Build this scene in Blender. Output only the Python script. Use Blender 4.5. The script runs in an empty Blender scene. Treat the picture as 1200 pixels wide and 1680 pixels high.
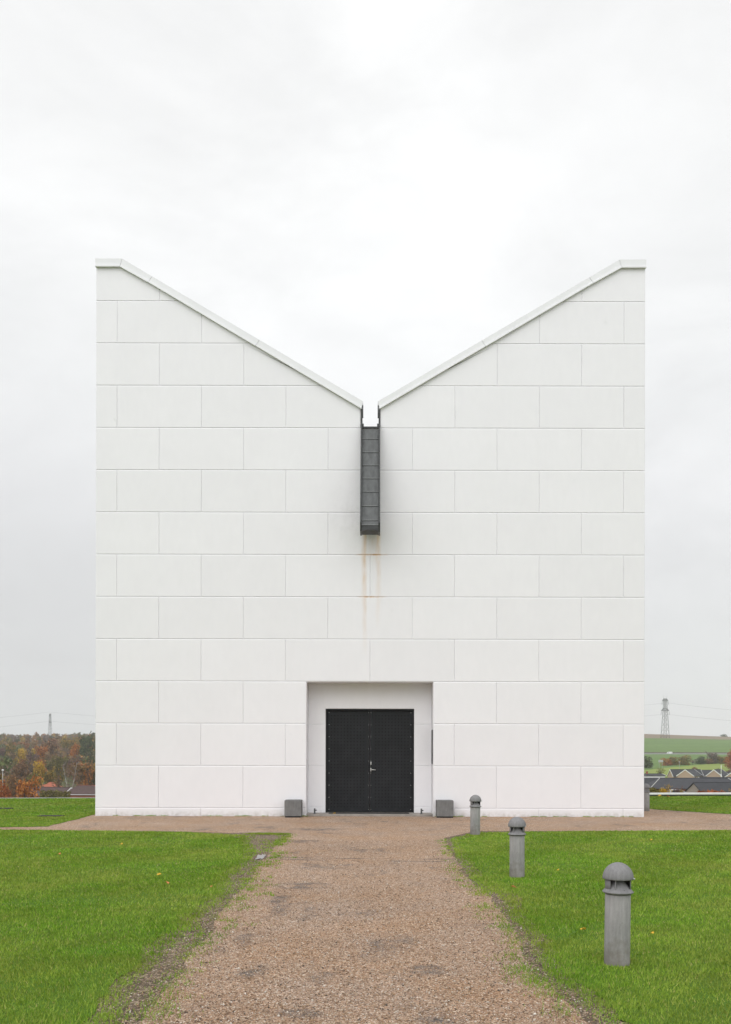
import bpy, bmesh, math, random
import numpy as np
from mathutils import Vector, Matrix
from mathutils.geometry import delaunay_2d_cdt
R = math.radians
C = bpy.context.scene.collection
SC = bpy.context.scene

# ------------------------------------------------------------------ camera
F = 1518.0            # focal length in photo pixels (photo 1200 x 1680)
VX, VY = 612.0, 1231.0
CX, CZ = 0.0758, 1.64
cam = bpy.data.cameras.new('camera')
cam.sensor_fit = 'VERTICAL'; cam.sensor_height = 36.0; cam.sensor_width = 36.0
cam.lens = F / 1680 * 36
cam.shift_x = (600 - VX) / 1680
cam.shift_y = (VY - 840) / 1680
cam.clip_start = 0.05; cam.clip_end = 12000
co = bpy.data.objects.new('camera', cam); C.objects.link(co)
co.matrix_world = Matrix.Translation((CX, 0, CZ)) @ Matrix.Rotation(R(90), 4, 'X') @ Matrix.Rotation(R(0.12), 4, 'Z')
SC.camera = co
SC.view_settings.view_transform = 'Standard'
SC.view_settings.look = 'None'
SC.view_settings.exposure = 0.04
SC.view_settings.gamma = 1.0
SC.cycles.max_bounces = 6; SC.cycles.diffuse_bounces = 3; SC.cycles.volume_bounces = 1
SC.cycles.use_denoising = True


def P(px, py, Y):
    return Vector((CX + (px - VX) * Y / F, Y, CZ - (py - VY) * Y / F))


def G(px, py):
    Y = CZ * F / (py - VY)
    return (CX + (px - VX) * Y / F, Y)

# ------------------------------------------------------------------ sky + sun
SUN_EL, SUN_AZ = 48, 200      # behind the camera
w = bpy.data.worlds.new('World'); SC.world = w; w.use_nodes = True
nt = w.node_tree; nt.nodes.clear()
def wn(t, **k):
    n = nt.nodes.new(t)
    for a, b in k.items(): setattr(n, a, b)
    return n
out = wn('ShaderNodeOutputWorld'); bg = wn('ShaderNodeBackground')
sky = wn('ShaderNodeTexSky', sky_type='NISHITA', sun_disc=False)
sky.sun_elevation = R(SUN_EL); sky.sun_rotation = R(SUN_AZ)
sky.air_density = 1.0; sky.dust_density = 3.0
tc = wn('ShaderNodeTexCoord'); sep = wn('ShaderNodeSeparateXYZ')
nt.links.new(tc.outputs['Generated'], sep.inputs[0])
# overcast luminance: dimmer at the horizon, brighter overhead, brightest where the sun stands behind the cloud
def wm(op, a, b=None, clamp=False):
    n = wn('ShaderNodeMath', operation=op); n.use_clamp = clamp
    for i, v in enumerate((a, b)):
        if v is None: continue
        if isinstance(v, (int, float)): n.inputs[i].default_value = v
        else: nt.links.new(v, n.inputs[i])
    return n.outputs[0]
ramp = wn('ShaderNodeValToRGB')
cr = ramp.color_ramp
cr.elements[0].position = 0.0; cr.elements[0].color = (.74, .745, .75, 1)
cr.elements[1].position = 1.0; cr.elements[1].color = (1.0, 1.0, 1.0, 1)
for p, c in ((.10, (.765, .77, .775)), (.25, (.835, .84, .85)), (.36, (.91, .92, .925)), (.52, (.955, .962, .962))):
    e = cr.elements.new(p); e.color = c + (1,)
nt.links.new(sep.outputs[2], ramp.inputs[0])
mp = wn('ShaderNodeMapping'); mp.inputs['Scale'].default_value = (1.0, 1.0, 2.2)
nt.links.new(tc.outputs['Generated'], mp.inputs[0])
nz = wn('ShaderNodeTexNoise'); nz.inputs['Scale'].default_value = 3.6; nz.inputs['Detail'].default_value = 7
nz.inputs['Roughness'].default_value = .58; nz.inputs['Distortion'].default_value = .35
nt.links.new(mp.outputs[0], nz.inputs['Vector'])
cl = wn('ShaderNodeMapRange'); cl.inputs['From Min'].default_value = .3; cl.inputs['From Max'].default_value = .68
cl.inputs['To Min'].default_value = .90; cl.inputs['To Max'].default_value = 1.045
nt.links.new(nz.outputs[0], cl.inputs[0])
az = R(SUN_AZ)
sd = (math.sin(az) * math.cos(R(SUN_EL)), math.cos(az) * math.cos(R(SUN_EL)), math.sin(R(SUN_EL)))
dp = wn('ShaderNodeVectorMath', operation='DOT_PRODUCT'); dp.inputs[1].default_value = sd
nt.links.new(tc.outputs['Generated'], dp.inputs[0])
glow = wm('ADD', 1.0, wm('MULTIPLY', wm('POWER', wm('MAXIMUM', dp.outputs['Value'], 0.0), 1.5), 0.55))
lum = wm('MULTIPLY', cl.outputs[0], glow)
for d3, pw, am in (((-.36, 1, .25), 60, -.065), ((-.42, 1, .10), 150, -.035), ((.05, 1, .46), 40, .05), ((-.2, 1, .70), 40, .03), ((.40, 1, .78), 40, -.03)):
    dq = wn('ShaderNodeVectorMath', operation='DOT_PRODUCT'); dq.inputs[1].default_value = Vector(d3).normalized()
    nt.links.new(tc.outputs['Generated'], dq.inputs[0])
    lob = wm('MULTIPLY', wm('POWER', wm('MAXIMUM', dq.outputs['Value'], 0.0), float(pw)), am)
    lob = wm('MULTIPLY', lob, wm('MULTIPLY', nz.outputs[0], 2.0))
    lum = wm('ADD', lum, lob)
vm = wn('ShaderNodeVectorMath', operation='SCALE')
nt.links.new(ramp.outputs[0], vm.inputs[0]); nt.links.new(wm('MULTIPLY', lum, 10.25), vm.inputs['Scale'])
mx = wn('ShaderNodeMix', data_type='RGBA'); mx.inputs[0].default_value = .97
nt.links.new(sky.outputs[0], mx.inputs[6]); nt.links.new(vm.outputs[0], mx.inputs[7])
nt.links.new(mx.outputs[2], bg.inputs[0]); bg.inputs[1].default_value = 0.1
nt.links.new(bg.outputs[0], out.inputs[0])
sl = bpy.data.lights.new('sun', 'SUN'); sl.energy = 0.9; sl.angle = R(70); sl.color = (1, .99, .98)
so = bpy.data.objects.new('sun', sl); C.objects.link(so)
so.rotation_euler = (Vector(sd)).to_track_quat('Z', 'Y').to_euler()
so.location = (0, -20, 40)

# ------------------------------------------------------------------ helpers
class N:
    """tiny node-tree writer for materials"""
    def __init__(s, name, rough=.8, spec=.3):
        s.m = bpy.data.materials.new(name); s.m.use_nodes = True
        s.t = s.m.node_tree
        s.b = s.t.nodes['Principled BSDF']
        s.b.inputs['Roughness'].default_value = rough
        s.b.inputs['Specular IOR Level'].default_value = spec
        s.tc = s.t.nodes.new('ShaderNodeTexCoord')
        s.obj = s.tc.outputs['Object']
    def put(s, v, sock):
        if isinstance(v, (int, float)): sock.default_value = v
        elif isinstance(v, (tuple, list)):
            sock.default_value = tuple(v) + ((1,) if len(v) == 3 and sock.type == 'RGBA' else ())
        else: s.t.links.new(v, sock)
    def math(s, op, a, b=0.0, c=None, clamp=False):
        n = s.t.nodes.new('ShaderNodeMath'); n.operation = op; n.use_clamp = clamp
        s.put(a, n.inputs[0]); s.put(b, n.inputs[1])
        if c is not None: s.put(c, n.inputs[2])
        return n.outputs[0]
    def noise(s, scale, detail=4, rough=.55, vec=None, stretch=None, dist=0.0):
        n = s.t.nodes.new('ShaderNodeTexNoise')
        n.inputs['Scale'].default_value = scale; n.inputs['Detail'].default_value = detail
        n.inputs['Roughness'].default_value = rough; n.inputs['Distortion'].default_value = dist
        v = vec or s.obj
        if stretch:
            m = s.t.nodes.new('ShaderNodeMapping'); m.inputs['Scale'].default_value = stretch
            s.t.links.new(v, m.inputs[0]); v = m.outputs[0]
        s.t.links.new(v, n.inputs['Vector'])
        return n.outputs[0]
    def vor(s, scale, feature='F1', rnd=1.0):
        n = s.t.nodes.new('ShaderNodeTexVoronoi'); n.feature = feature
        n.inputs['Scale'].default_value = scale; n.inputs['Randomness'].default_value = rnd
        s.t.links.new(s.obj, n.inputs['Vector'])
        return n
    def rng(s, v, a, b, c=0.0, d=1.0, smooth=False):
        n = s.t.nodes.new('ShaderNodeMapRange')
        if smooth: n.interpolation_type = 'SMOOTHSTEP'
        s.put(v, n.inputs[0])
        for i, q in enumerate((a, b, c, d)): n.inputs[1 + i].default_value = q
        return n.outputs[0]
    def mix(s, f, a, b, blend='MIX'):
        n = s.t.nodes.new('ShaderNodeMix'); n.data_type = 'RGBA'; n.blend_type = blend
        s.put(f, n.inputs[0]); s.put(a, n.inputs[6]); s.put(b, n.inputs[7])
        return n.outputs[2]
    def ramp(s, f, stops, const=False):
        n = s.t.nodes.new('ShaderNodeValToRGB'); r = n.color_ramp
        if const: r.interpolation = 'CONSTANT'
        r.elements[0].position = stops[0][0]; r.elements[0].color = tuple(stops[0][1]) + (1,)
        r.elements[1].position = stops[-1][0]; r.elements[1].color = tuple(stops[-1][1]) + (1,)
        for p, c in stops[1:-1]:
            e = r.elements.new(p); e.color = tuple(c) + (1,)
        s.put(f, n.inputs[0]); return n.outputs[0]
    def xyz(s, v=None):
        n = s.t.nodes.new('ShaderNodeSeparateXYZ'); s.t.links.new(v or s.obj, n.inputs[0]); return n.outputs
    def island(s):
        return s.t.nodes.new('ShaderNodeNewGeometry').outputs['Random Per Island']
    def hsv(s, col, h=.5, sa=1.0, v=1.0):
        n = s.t.nodes.new('ShaderNodeHueSaturation')
        s.put(h, n.inputs['Hue']); s.put(sa, n.inputs['Saturation']); s.put(v, n.inputs['Value']); s.put(col, n.inputs['Color'])
        return n.outputs[0]
    def bump(s, h, strength=.3, dist=.01):
        n = s.t.nodes.new('ShaderNodeBump'); n.inputs['Strength'].default_value = strength
        n.inputs['Distance'].default_value = dist; s.t.links.new(h, n.inputs['Height'])
        s.t.links.new(n.outputs[0], s.b.inputs['Normal'])
    def col(s, c): s.put(c, s.b.inputs['Base Color']); return s


def simple(name, col, rough=.7, var=.12, scale=6.0, metal=0.0, spec=.3):
    n = N(name, rough, spec)
    n.b.inputs['Metallic'].default_value = metal
    v = n.rng(n.noise(scale, 5), .3, .7, 1 - var, 1 + var)
    n.col(n.hsv(col, v=v)); return n.m


class MB:
    def __init__(s): s.bm = bmesh.new()
    def face(s, pts, mi=0):
        try:
            f = s.bm.faces.new([s.bm.verts.new(p) for p in pts]); f.material_index = mi; return f
        except ValueError: return None
    def box(s, x0, x1, y0, y1, z0, z1, bev=0.0, mi=0):
        vs = [s.bm.verts.new((x, y, z)) for x in (x0, x1) for y in (y0, y1) for z in (z0, z1)]
        q = [(0, 1, 3, 2), (4, 6, 7, 5), (0, 4, 5, 1), (2, 3, 7, 6), (0, 2, 6, 4), (1, 5, 7, 3)]
        fs = [s.bm.faces.new([vs[i] for i in f]) for f in q]
        for f in fs: f.material_index = mi
        if bev:
            es = list({e for f in fs for e in f.edges})
            r = bmesh.ops.bevel(s.bm, geom=es, offset=bev, segments=2, affect='EDGES', profile=.6)
            for f in r['faces']: f.material_index = mi
        return fs
    def bar(s, a, b, r0, r1=None, n=5, mi=0, caps=True):
        a, b = Vector(a), Vector(b); r1 = r0 if r1 is None else r1
        d = (b - a)
        if d.length < 1e-6: return
        q = d.to_track_quat('Z', 'Y')
        A, B = [], []
        for i in range(n):
            t = 2 * math.pi * i / n
            v = q @ Vector((math.cos(t), math.sin(t), 0))
            A.append(s.bm.verts.new(a + v * r0)); B.append(s.bm.verts.new(b + v * r1))
        for i in range(n):
            f = s.bm.faces.new((A[i], A[(i + 1) % n], B[(i + 1) % n], B[i])); f.material_index = mi; f.smooth = n > 5
        if caps:
            s.bm.faces.new(A[::-1]).material_index = mi; s.bm.faces.new(B).material_index = mi
    def lathe(s, prof, n=32, mi=0, smooth=True, a0=0.0, a1=2 * math.pi):
        full = abs(a1 - a0 - 2 * math.pi) < 1e-6
        m = n if full else n + 1
        rings = []
        for r, z in prof:
            if r < 1e-6: rings.append([s.bm.verts.new((0, 0, z))])
            else:
                rings.append([s.bm.verts.new((r * math.cos(a0 + (a1 - a0) * i / n), r * math.sin(a0 + (a1 - a0) * i / n), z)) for i in range(m)])
        for A, B in zip(rings, rings[1:]):
            for i in range(n):
                j = (i + 1) % m
                if len(A) == 1 and len(B) == 1: continue
                if len(A) == 1: vs = (A[0], B[i], B[j])
                elif len(B) == 1: vs = (A[i], A[j], B[0])
                else: vs = (A[i], A[j], B[j], B[i])
                f = s.bm.faces.new(vs); f.material_index = mi; f.smooth = smooth
    def prism(s, poly, y0, y1, mi=0):
        """extrude an (x, z) outline along y"""
        a = [s.bm.verts.new((x, y0, z)) for x, z in poly]; b = [s.bm.verts.new((x, y1, z)) for x, z in poly]
        s.bm.faces.new(a).material_index = mi; s.bm.faces.new(b[::-1]).material_index = mi
        for i in range(len(poly)):
            j = (i + 1) % len(poly)
            s.bm.faces.new((a[i], b[i], b[j], a[j])).material_index = mi
    def xprism(s, poly, x0, x1, mi=0):
        """extrude a (y, z) outline along x"""
        a = [s.bm.verts.new((x0, y, z)) for y, z in poly]; b = [s.bm.verts.new((x1, y, z)) for y, z in poly]
        s.bm.faces.new(a).material_index = mi; s.bm.faces.new(b[::-1]).material_index = mi
        for i in range(len(poly)):
            j = (i + 1) % len(poly)
            s.bm.faces.new((a[i], b[i], b[j], a[j])).material_index = mi
    def build(s, name, mats, parent=None):
        bmesh.ops.recalc_face_normals(s.bm, faces=s.bm.faces[:])
        me = bpy.data.meshes.new(name); s.bm.to_mesh(me); s.bm.free()
        for m in (mats if isinstance(mats, (list, tuple)) else [mats]): me.materials.append(m)
        o = bpy.data.objects.new(name, me); C.objects.link(o)
        if parent: o.parent = parent
        return o


def tag(o, label=None, cat=None, group=None, kind=None):
    if label: o['label'] = label
    if cat: o['category'] = cat
    if group: o['group'] = group
    if kind: o['kind'] = kind
    return o


def thing(name, label, cat, loc=(0, 0, 0), rz=0.0, group=None):
    o = bpy.data.objects.new(name, None); C.objects.link(o)
    o.location = loc; o.rotation_euler = (0, 0, rz); o.empty_display_size = .3
    return tag(o, label, cat, group)


def copy_tree(o, parent=None):
    c = o.copy(); C.objects.link(c)
    if parent: c.parent = parent
    for ch in list(o.children): copy_tree(ch, c)
    return c


def sm(a, b, x):
    t = min(1, max(0, (x - a) / (b - a))); return t * t * (3 - 2 * t)

# numpy value noise
_rs = np.random.RandomState(7); _tab = _rs.rand(256, 256)
def vnoise(x, y):
    x = np.asarray(x, float); y = np.asarray(y, float)
    xi = np.floor(x).astype(int); yi = np.floor(y).astype(int)
    fx = x - xi; fy = y - yi
    fx = fx * fx * (3 - 2 * fx); fy = fy * fy * (3 - 2 * fy)
    g = lambda a, b: _tab[a % 256, b % 256]
    return (g(xi, yi) * (1 - fx) + g(xi + 1, yi) * fx) * (1 - fy) + (g(xi, yi + 1) * (1 - fx) + g(xi + 1, yi + 1) * fx) * fy
def fbm(x, y, o=4):
    s = 0; a = .5
    for i in range(o):
        s = s + a * vnoise(x * 2 ** i + 13.7 * i, y * 2 ** i + 5.1 * i); a *= .5
    return s

def inpoly(px, py, poly):
    ins = np.zeros(len(px), bool); n = len(poly); j = n - 1
    for i in range(n):
        xi, yi = poly[i]; xj, yj = poly[j]
        if yi != yj:
            c = ((yi > py) != (yj > py)) & (px < (xj - xi) * (py - yi) / (yj - yi) + xi); ins ^= c
        j = i
    return ins

# ------------------------------------------------------------------ materials of the setting
def gravel_mat():
    n = N('gravel', .85, .25)
    v = n.vor(120.0)
    c = n.t.nodes.new('ShaderNodeSeparateColor'); n.t.links.new(v.outputs['Color'], c.inputs[0])
    stone = n.ramp(c.outputs[0], [(0, (.075, .06, .055)), (.12, (.15, .095, .06)), (.3, (.29, .175, .100)), (.5, (.395, .247, .150)),
                                 (.68, (.33, .21, .15)), (.82, (.46, .325, .23)), (.93, (.55, .44, .34)), (1, (.74, .66, .56))])
    v2 = n.vor(45.0)
    c2 = n.t.nodes.new('ShaderNodeSeparateColor'); n.t.links.new(v2.outputs['Color'], c2.inputs[0])
    stone = n.hsv(stone, v=n.rng(c2.outputs[1], 0, 1, .86, 1.14))
    big = n.noise(.55, 5, .6)
    stone = n.hsv(stone, v=n.rng(big, .3, .7, 1.0, 1.20), sa=n.rng(n.noise(.9, 3), .3, .7, .85, 1.1))
    # worn patches where the dark tarmac below shows through
    worn = n.math('MULTIPLY', n.rng(n.noise(1.7, 9, .72, stretch=(1, .6, 1), dist=.6), .54, .63), n.rng(n.noise(.5, 2), .40, .55))
    worn = n.math('MULTIPLY', worn, n.rng(n.noise(60, 2), .3, .55))
    stone = n.mix(n.math('MULTIPLY', worn, .7), stone, (.085, .085, .09))
    # tyre marks: thin dark arcs
    X = n.xyz()
    for cx0, cy0, rad, wd in ((.9, 27.2, 13.2, .045), (1.4, 28.6, 14.9, .045)):
        d = n.math('SQRT', n.math('ADD', n.math('POWER', n.math('SUBTRACT', X[0], cx0), 2.0), n.math('POWER', n.math('SUBTRACT', X[1], cy0), 2.0)))
        dd = n.math('ABSOLUTE', n.math('SUBTRACT', d, rad))
        k = n.math('MULTIPLY', n.rng(dd, wd, wd + .05, 1, 0), n.rng(n.noise(2.2, 4), .36, .6))
        k = n.math('MULTIPLY', k, n.rng(X[1], 16.5, 17.5, 1, 0))
        stone = n.mix(n.math('MULTIPLY', k, .65), stone, (.10, .08, .07))
    # damp dark streaks where water stands
    for qx, qy, rx, ry in ((498, 1380, .42, .45), (520, 1360.5, .75, .35), (440, 1366.5, .9, .16), (500, 1453, .42, .35), (462, 1475, .16, .5), (415, 1592, .14, .30), (490, 1662, .2, .12), (725, 1668, .22, .12), (700, 1590, .2, .2)):
        wx, wy = G(qx, qy)
        d = n.math('ADD', n.math('POWER', n.math('DIVIDE', n.math('SUBTRACT', X[0], wx), rx), 2.0), n.math('POWER', n.math('DIVIDE', n.math('SUBTRACT', X[1], wy), ry), 2.0))
        k = n.math('MULTIPLY', n.rng(d, .2, 1.0, 1, 0), n.rng(n.noise(4.5, 6, .7), .40, .60))
        stone = n.mix(n.math('MULTIPLY', k, .75), stone, (.075, .075, .08))
    n.col(stone)
    n.bump(n.math('ADD', n.math('MULTIPLY', v.outputs['Distance'], -1.0), n.math('MULTIPLY', n.noise(25, 3), .5)), .75, .012)
    return n.m

def soil_mat():
    n = N('bare_soil', .95, .15)
    c = n.ramp(n.noise(5, 8, .7), [(.3, (.075, .058, .038)), (.5, (.13, .10, .07)), (.7, (.19, .15, .11))])
    g = n.vor(70.0); cc = n.t.nodes.new('ShaderNodeSeparateColor'); n.t.links.new(g.outputs['Color'], cc.inputs[0])
    c = n.mix(n.rng(cc.outputs[0], .72, .75), c, (.36, .28, .20))
    c = n.hsv(c, v=n.rng(n.noise(90, 3), .3, .7, .75, 1.25))
    n.col(c); n.bump(n.noise(60, 5, .7), .8, .02); return n.m

def lawn_base_mat():
    n = N('lawn_turf', .95, .1)
    c = n.ramp(n.noise(35, 6, .75), [(.3, (.055, .10, .016)), (.5, (.09, .175, .02)), (.7, (.13, .215, .035))])
    c = n.mix(n.rng(n.noise(.8, 5, .6), .45, .7, 0, .5), c, (.12, .13, .03))
    n.col(c); n.bump(n.noise(80, 4), .8, .02); return n.m

def blade_mat():
    n = N('grass_blade', .6, .25)
    r = n.island()
    base = n.ramp(r, [(0, (.088, .192, .010)), (.35, (.145, .295, .013)), (.7, (.20, .35, .020)), (.92, (.275, .38, .045)), (.97, (.38, .35, .11)), (1, (.43, .37, .15))])
    big = n.noise(.55, 4, .6)
    patch = n.rng(big, .40, .62)
    c = n.mix(n.math('MULTIPLY', patch, .58), base, n.mix(r, (.25, .30, .03), (.36, .36, .08)))
    fine = n.rng(n.noise(2.3, 5, .65), .35, .7, .84, 1.18)
    c = n.hsv(c, v=fine)
    n.col(c)
    n.b.inputs['Subsurface Weight'].default_value = 0
    return n.m

def field_mat(name, ca, cb, scale, stretch=(1, 1, 1), stripes=0.0):
    n = N(name, .95, .1)
    c = n.ramp(n.noise(scale, 6, .6, stretch=stretch), [(.3, ca), (.7, cb)])
    c = n.hsv(c, v=n.rng(n.noise(scale * 14, 4, .7), .3, .7, .85, 1.15))
    n.col(c); return n.m

M = {}
M['gravel'] = gravel_mat(); M['soil'] = soil_mat(); M['turf'] = lawn_base_mat(); M['blade'] = blade_mat()

def wall_mat():
    n = N('white_concrete', .75, .25)
    X = n.xyz()
    base = (.826, .820, .845)
    c = n.hsv(base, v=n.rng(n.island(), 0, 1, .985, 1.01))
    c = n.hsv(c, v=n.rng(n.noise(1.1, 6, .62), .3, .7, .98, 1.012))
    c = n.hsv(c, v=n.rng(n.noise(9, 6, .7, stretch=(1, 1, .35)), .28, .72, .98, 1.012))
    # faint grey weathering runs below the chute flanks and a few spots
    smut = n.math('MULTIPLY', n.rng(n.noise(3.0, 6, .65, stretch=(1, 1, .8)), .46, .68),
                  n.math('MULTIPLY', n.rng(n.math('ABSOLUTE', n.math('ADD', X[0], .45)), .15, .7, 1, 0),
                         n.math('MULTIPLY', n.rng(X[2], 6.3, 7.2), n.rng(X[2], 7.6, 8.6, 1, 0))))
    c = n.mix(n.math('MULTIPLY', smut, .22), c, (.42, .42, .40))
    spots = n.math('MULTIPLY', n.rng(n.noise(4.2, 3, .5), .70, .76), n.rng(n.noise(.6, 2), .5, .62))
    c = n.mix(n.math('MULTIPLY', spots, .25), c, (.45, .45, .44))
    # rust runs
    for x0, wd, zt, zb, st in ((-.155, .05, 7.0, 4.0, .8), (.20, .06, 7.0, 4.6, .75), (-.12, .035, 7.0, 3.9, .6), (.06, .12, 6.9, 6.2, .35)):
        d = n.math('ABSOLUTE', n.math('SUBTRACT', X[0], n.math('ADD', x0, n.rng(n.noise(.8, 2), .3, .7, -.03, .03))))
        k = n.math('MULTIPLY', n.rng(d, 0, wd * 1.7, 1, 0, True), n.math('MULTIPLY', n.rng(X[2], zb, zt, 0, 1), n.rng(X[2], zt, zt + .1, 1, 0)))
        k = n.math('MULTIPLY', k, n.rng(n.noise(5, 5, .6, stretch=(3, 1, .45)), .3, .62, .15, 1))
        c = n.mix(n.math('MULTIPLY', k, st * .8), c, (.64, .43, .23))
    for zj, wd, st in ((6.505, .46, .9), (5.455, .40, .8)):
        k = n.math('MULTIPLY', n.rng(n.math('ABSOLUTE', n.math('SUBTRACT', X[2], zj)), .008, .03, 1, 0), n.rng(n.math('ABSOLUTE', n.math('SUBTRACT', X[0], .04)), .1, wd, 1, 0))
        k = n.math('MULTIPLY', k, n.rng(n.noise(7, 4), .35, .6))
        c = n.mix(n.math('MULTIPLY', k, st), c, (.60, .36, .16))
    # splashed dirt along the foot and dark leaks at the lintel
    low = n.math('MULTIPLY', n.rng(X[2], .0, .15, 1, 0), n.rng(n.noise(8, 6, .7), .35, .65))
    c = n.mix(n.math('MULTIPLY', low, .65), c, (.34, .31, .25))
    n.col(c)
    n.bump(n.math('ADD', n.noise(45, 5, .7), n.math('MULTIPLY', n.noise(2.5, 3), 1.2)), .10, .01)
    return n.m

M['wall'] = wall_mat()
M['groove'] = simple('joint_filler', (.52, .50, .47), .9, .2, 8)
M['coping'] = simple('coping_sheet', (.765, .77, .785), .5, .03, 2, spec=.4)
M['coping_joint'] = simple('coping_joint', (.42, .41, .40), .7)

# ------------------------------------------------------------------ terrain
WALL_A, WALL_B = 32.4, .11             # line of the retaining wall: Y = A + B x
def wall_y(x): return WALL_A + WALL_B * x
LEFT = [(28, -1.6), (60, -6.5), (120, -13), (450, -14), (650, -9), (1000, 3), (1300, 13), (1500, 15), (2200, -10), (4000, -60)]
RIGHT = [(28, -1.6), (60, -6), (110, -10), (400, -10.9), (700, -9.4), (1000, -1.7), (1400, 21.5), (1600, 31.2), (2300, 5), (4000, -60)]
def hgt(u, Y):
    l = np.interp(Y, *zip(*LEFT)); r = np.interp(Y, *zip(*RIGHT))
    r = r - max(0, u - .294) * 45 * sm(1100, 1600, Y)
    t = sm(-.15, .15, u)
    return float(l * (1 - t) + r * t)
def zone(name, mat, u0, u1, f0, f1, nu=60, ns=24, dz=0.0):
    bm = bmesh.new(); rows = []
    for j in range(ns + 1):
        row = []
        for i in range(nu + 1):
            u = u0 + (u1 - u0) * i / nu
            a, b = f0(u), f1(u)
            Y = a * (b / a) ** (j / ns)
            row.append(bm.verts.new((CX + u * Y, Y, hgt(u, Y) + dz)))
        rows.append(row)
    for j in range(ns):
        for i in range(nu):
            f = bm.faces.new((rows[j][i], rows[j][i + 1], rows[j + 1][i + 1], rows[j + 1][i])); f.smooth = True
    me = bpy.data.meshes.new(name); bm.to_mesh(me); bm.free(); me.materials.append(mat)
    o = bpy.data.objects.new(name, me); C.objects.link(o); return tag(o, kind='structure')

M['valley'] = field_mat('valley_grass', (.06, .075, .03), (.11, .12, .05), .05)
M['meadow'] = field_mat('meadow_grass', (.175, .225, .05), (.225, .275, .065), .012, (1, 2, 1))
M['crop'] = field_mat('crop_field', (.09, .155, .038), (.12, .19, .05), .008, (.6, 3, 1))
M['plough'] = field_mat('ploughed_field', (.17, .12, .085), (.23, .17, .125), .01, (.5, 3, 1))
M['verge'] = field_mat('verge_scrub', (.06, .05, .04), (.10, .08, .06), .05)
M['asphalt'] = simple('asphalt', (.12, .12, .125), .9, .1, .2)
uu = lambda px: (px - VX) / F
def curve(pts):
    xs = [uu(a) for a, b in pts]; ys = [b for a, b in pts]
    return lambda u: float(np.interp(u, xs, ys))
U0, U1, UM = -1.3, 1.3, .12
foot = lambda u: WALL_A / (1 - WALL_B * u) + .1     # where the ray u meets the wall line
c_mid = lambda u: 330 + 0 * u
zone('valley_ground', M['valley'], U0, U1, foot, c_mid, 90, 30)
m_top = curve([(1058, 560), (1100, 640), (1150, 720), (1200, 760), (1500, 800)])
zone('wood_floor', M['valley'], U0, UM, c_mid, lambda u: 4000, 50, 40)
zone('meadow', M['meadow'], UM, U1, c_mid, m_top, 60, 12)
zone('crop_field', M['crop'], UM, U1, m_top, lambda u: 990, 60, 12)
zone('road', M['asphalt'], UM, U1, lambda u: 990, lambda u: 1012, 60, 3)
zone('road_verge', M['verge'], UM, U1, lambda u: 1012, lambda u: 1036, 60, 3)
zone('hill_field', M['crop'], UM, U1, lambda u: 1036, curve([(1000, 1385), (1130, 1400), (1200, 1405)]), 60, 16)
zone('ploughed_field', M['plough'], UM, U1, curve([(1000, 1385), (1130, 1400), (1200, 1405)]), lambda u: 4000, 60, 30)

# plateau in front of the wall line
def sheet(name, pts, z, mat, kind='structure'):
    n = len(pts)
    vs, es, fs, *_ = delaunay_2d_cdt([Vector(p) for p in pts], [(i, (i + 1) % n) for i in range(n)], [], 0, 1e-5)
    me = bpy.data.meshes.new(name); me.from_pydata([(v.x, v.y, z) for v in vs], [], [list(f) for f in fs]); me.update(); me.materials.append(mat)
    cen = np.array([[sum(vs[i].x for i in f) / 3, sum(vs[i].y for i in f) / 3] for f in fs])
    ok = inpoly(cen[:, 0], cen[:, 1], pts)
    if not ok.all():
        bm = bmesh.new(); bm.from_mesh(me); bm.faces.ensure_lookup_table()
        bmesh.ops.delete(bm, geom=[bm.faces[i] for i in np.nonzero(~ok)[0]], context='FACES'); bm.to_mesh(me); bm.free()
    o = bpy.data.objects.new(name, me); C.objects.link(o); return tag(o, kind=kind)
def rough_line(pts, amp, step=.06, seed=0):
    """subdivide a polyline and push its points about with noise"""
    o = []
    for (a, b) in zip(pts, pts[1:]):
        L = math.dist(a, b); n = max(1, int(L / step))
        nx, ny = -(b[1] - a[1]) / (L + 1e-9), (b[0] - a[0]) / (L + 1e-9)
        for i in range(n):
            t = i / n; x = a[0] + (b[0] - a[0]) * t; y = a[1] + (b[1] - a[1]) * t
            d = (float(fbm(x * 1.3 + seed, y * 1.3)) - .47) * 1.6 + (float(vnoise(x * 9 + seed, y * 9)) - .5) * .5
            o.append((x + nx * d * amp, y + ny * d * amp))
    o.append(pts[-1]); return o

sheet('ground', [(-60, -25), (60, -25), (60, wall_y(60)), (-60, wall_y(-60))], -.008, M['soil'])
FY = 23.0
# outlines read from the photograph's ground line, in metres
gl = [G(*p) for p in ((240, 1672), (285, 1610), (320, 1560), (365, 1505), (395, 1460), (430, 1413), (455, 1385), (470, 1369))]
gr = [G(*p) for p in ((960, 1672), (930, 1640), (895, 1610), (868, 1575), (852, 1540), (838, 1508), (800, 1470), (768, 1440), (746, 1408), (730, 1374))]
gl = [(gl[0][0], -12)] + gl; gr = [(gr[0][0], -12)] + gr
yl = G(300, 1364)[1]; yr = G(900, 1361)[1]
path = rough_line(gl, .10, .05, 3) + rough_line([gl[-1], (-4.2, yl), (-14, G(0, 1362)[1] + .05), (-30, 20)], .06, .06, 5) \
    + [(-30, 19.6 + 1.2), (-30, wall_y(-30)), (30, wall_y(30)), (30, yr + .2)] \
    + rough_line([(30, yr + .2), (9, yr), (2.2, yr - .25), gr[-1]], .05, .06, 9) + rough_line(gr[::-1], .12, .05, 11)
sheet('gravel_path', path, -.004, M['gravel'])
ll = [G(*p) for p in ((200, 1680), (225, 1632), (262, 1592), (302, 1540), (345, 1500), (388, 1466), (386, 1440), (424, 1410), (426, 1395), (405, 1371))]
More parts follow.
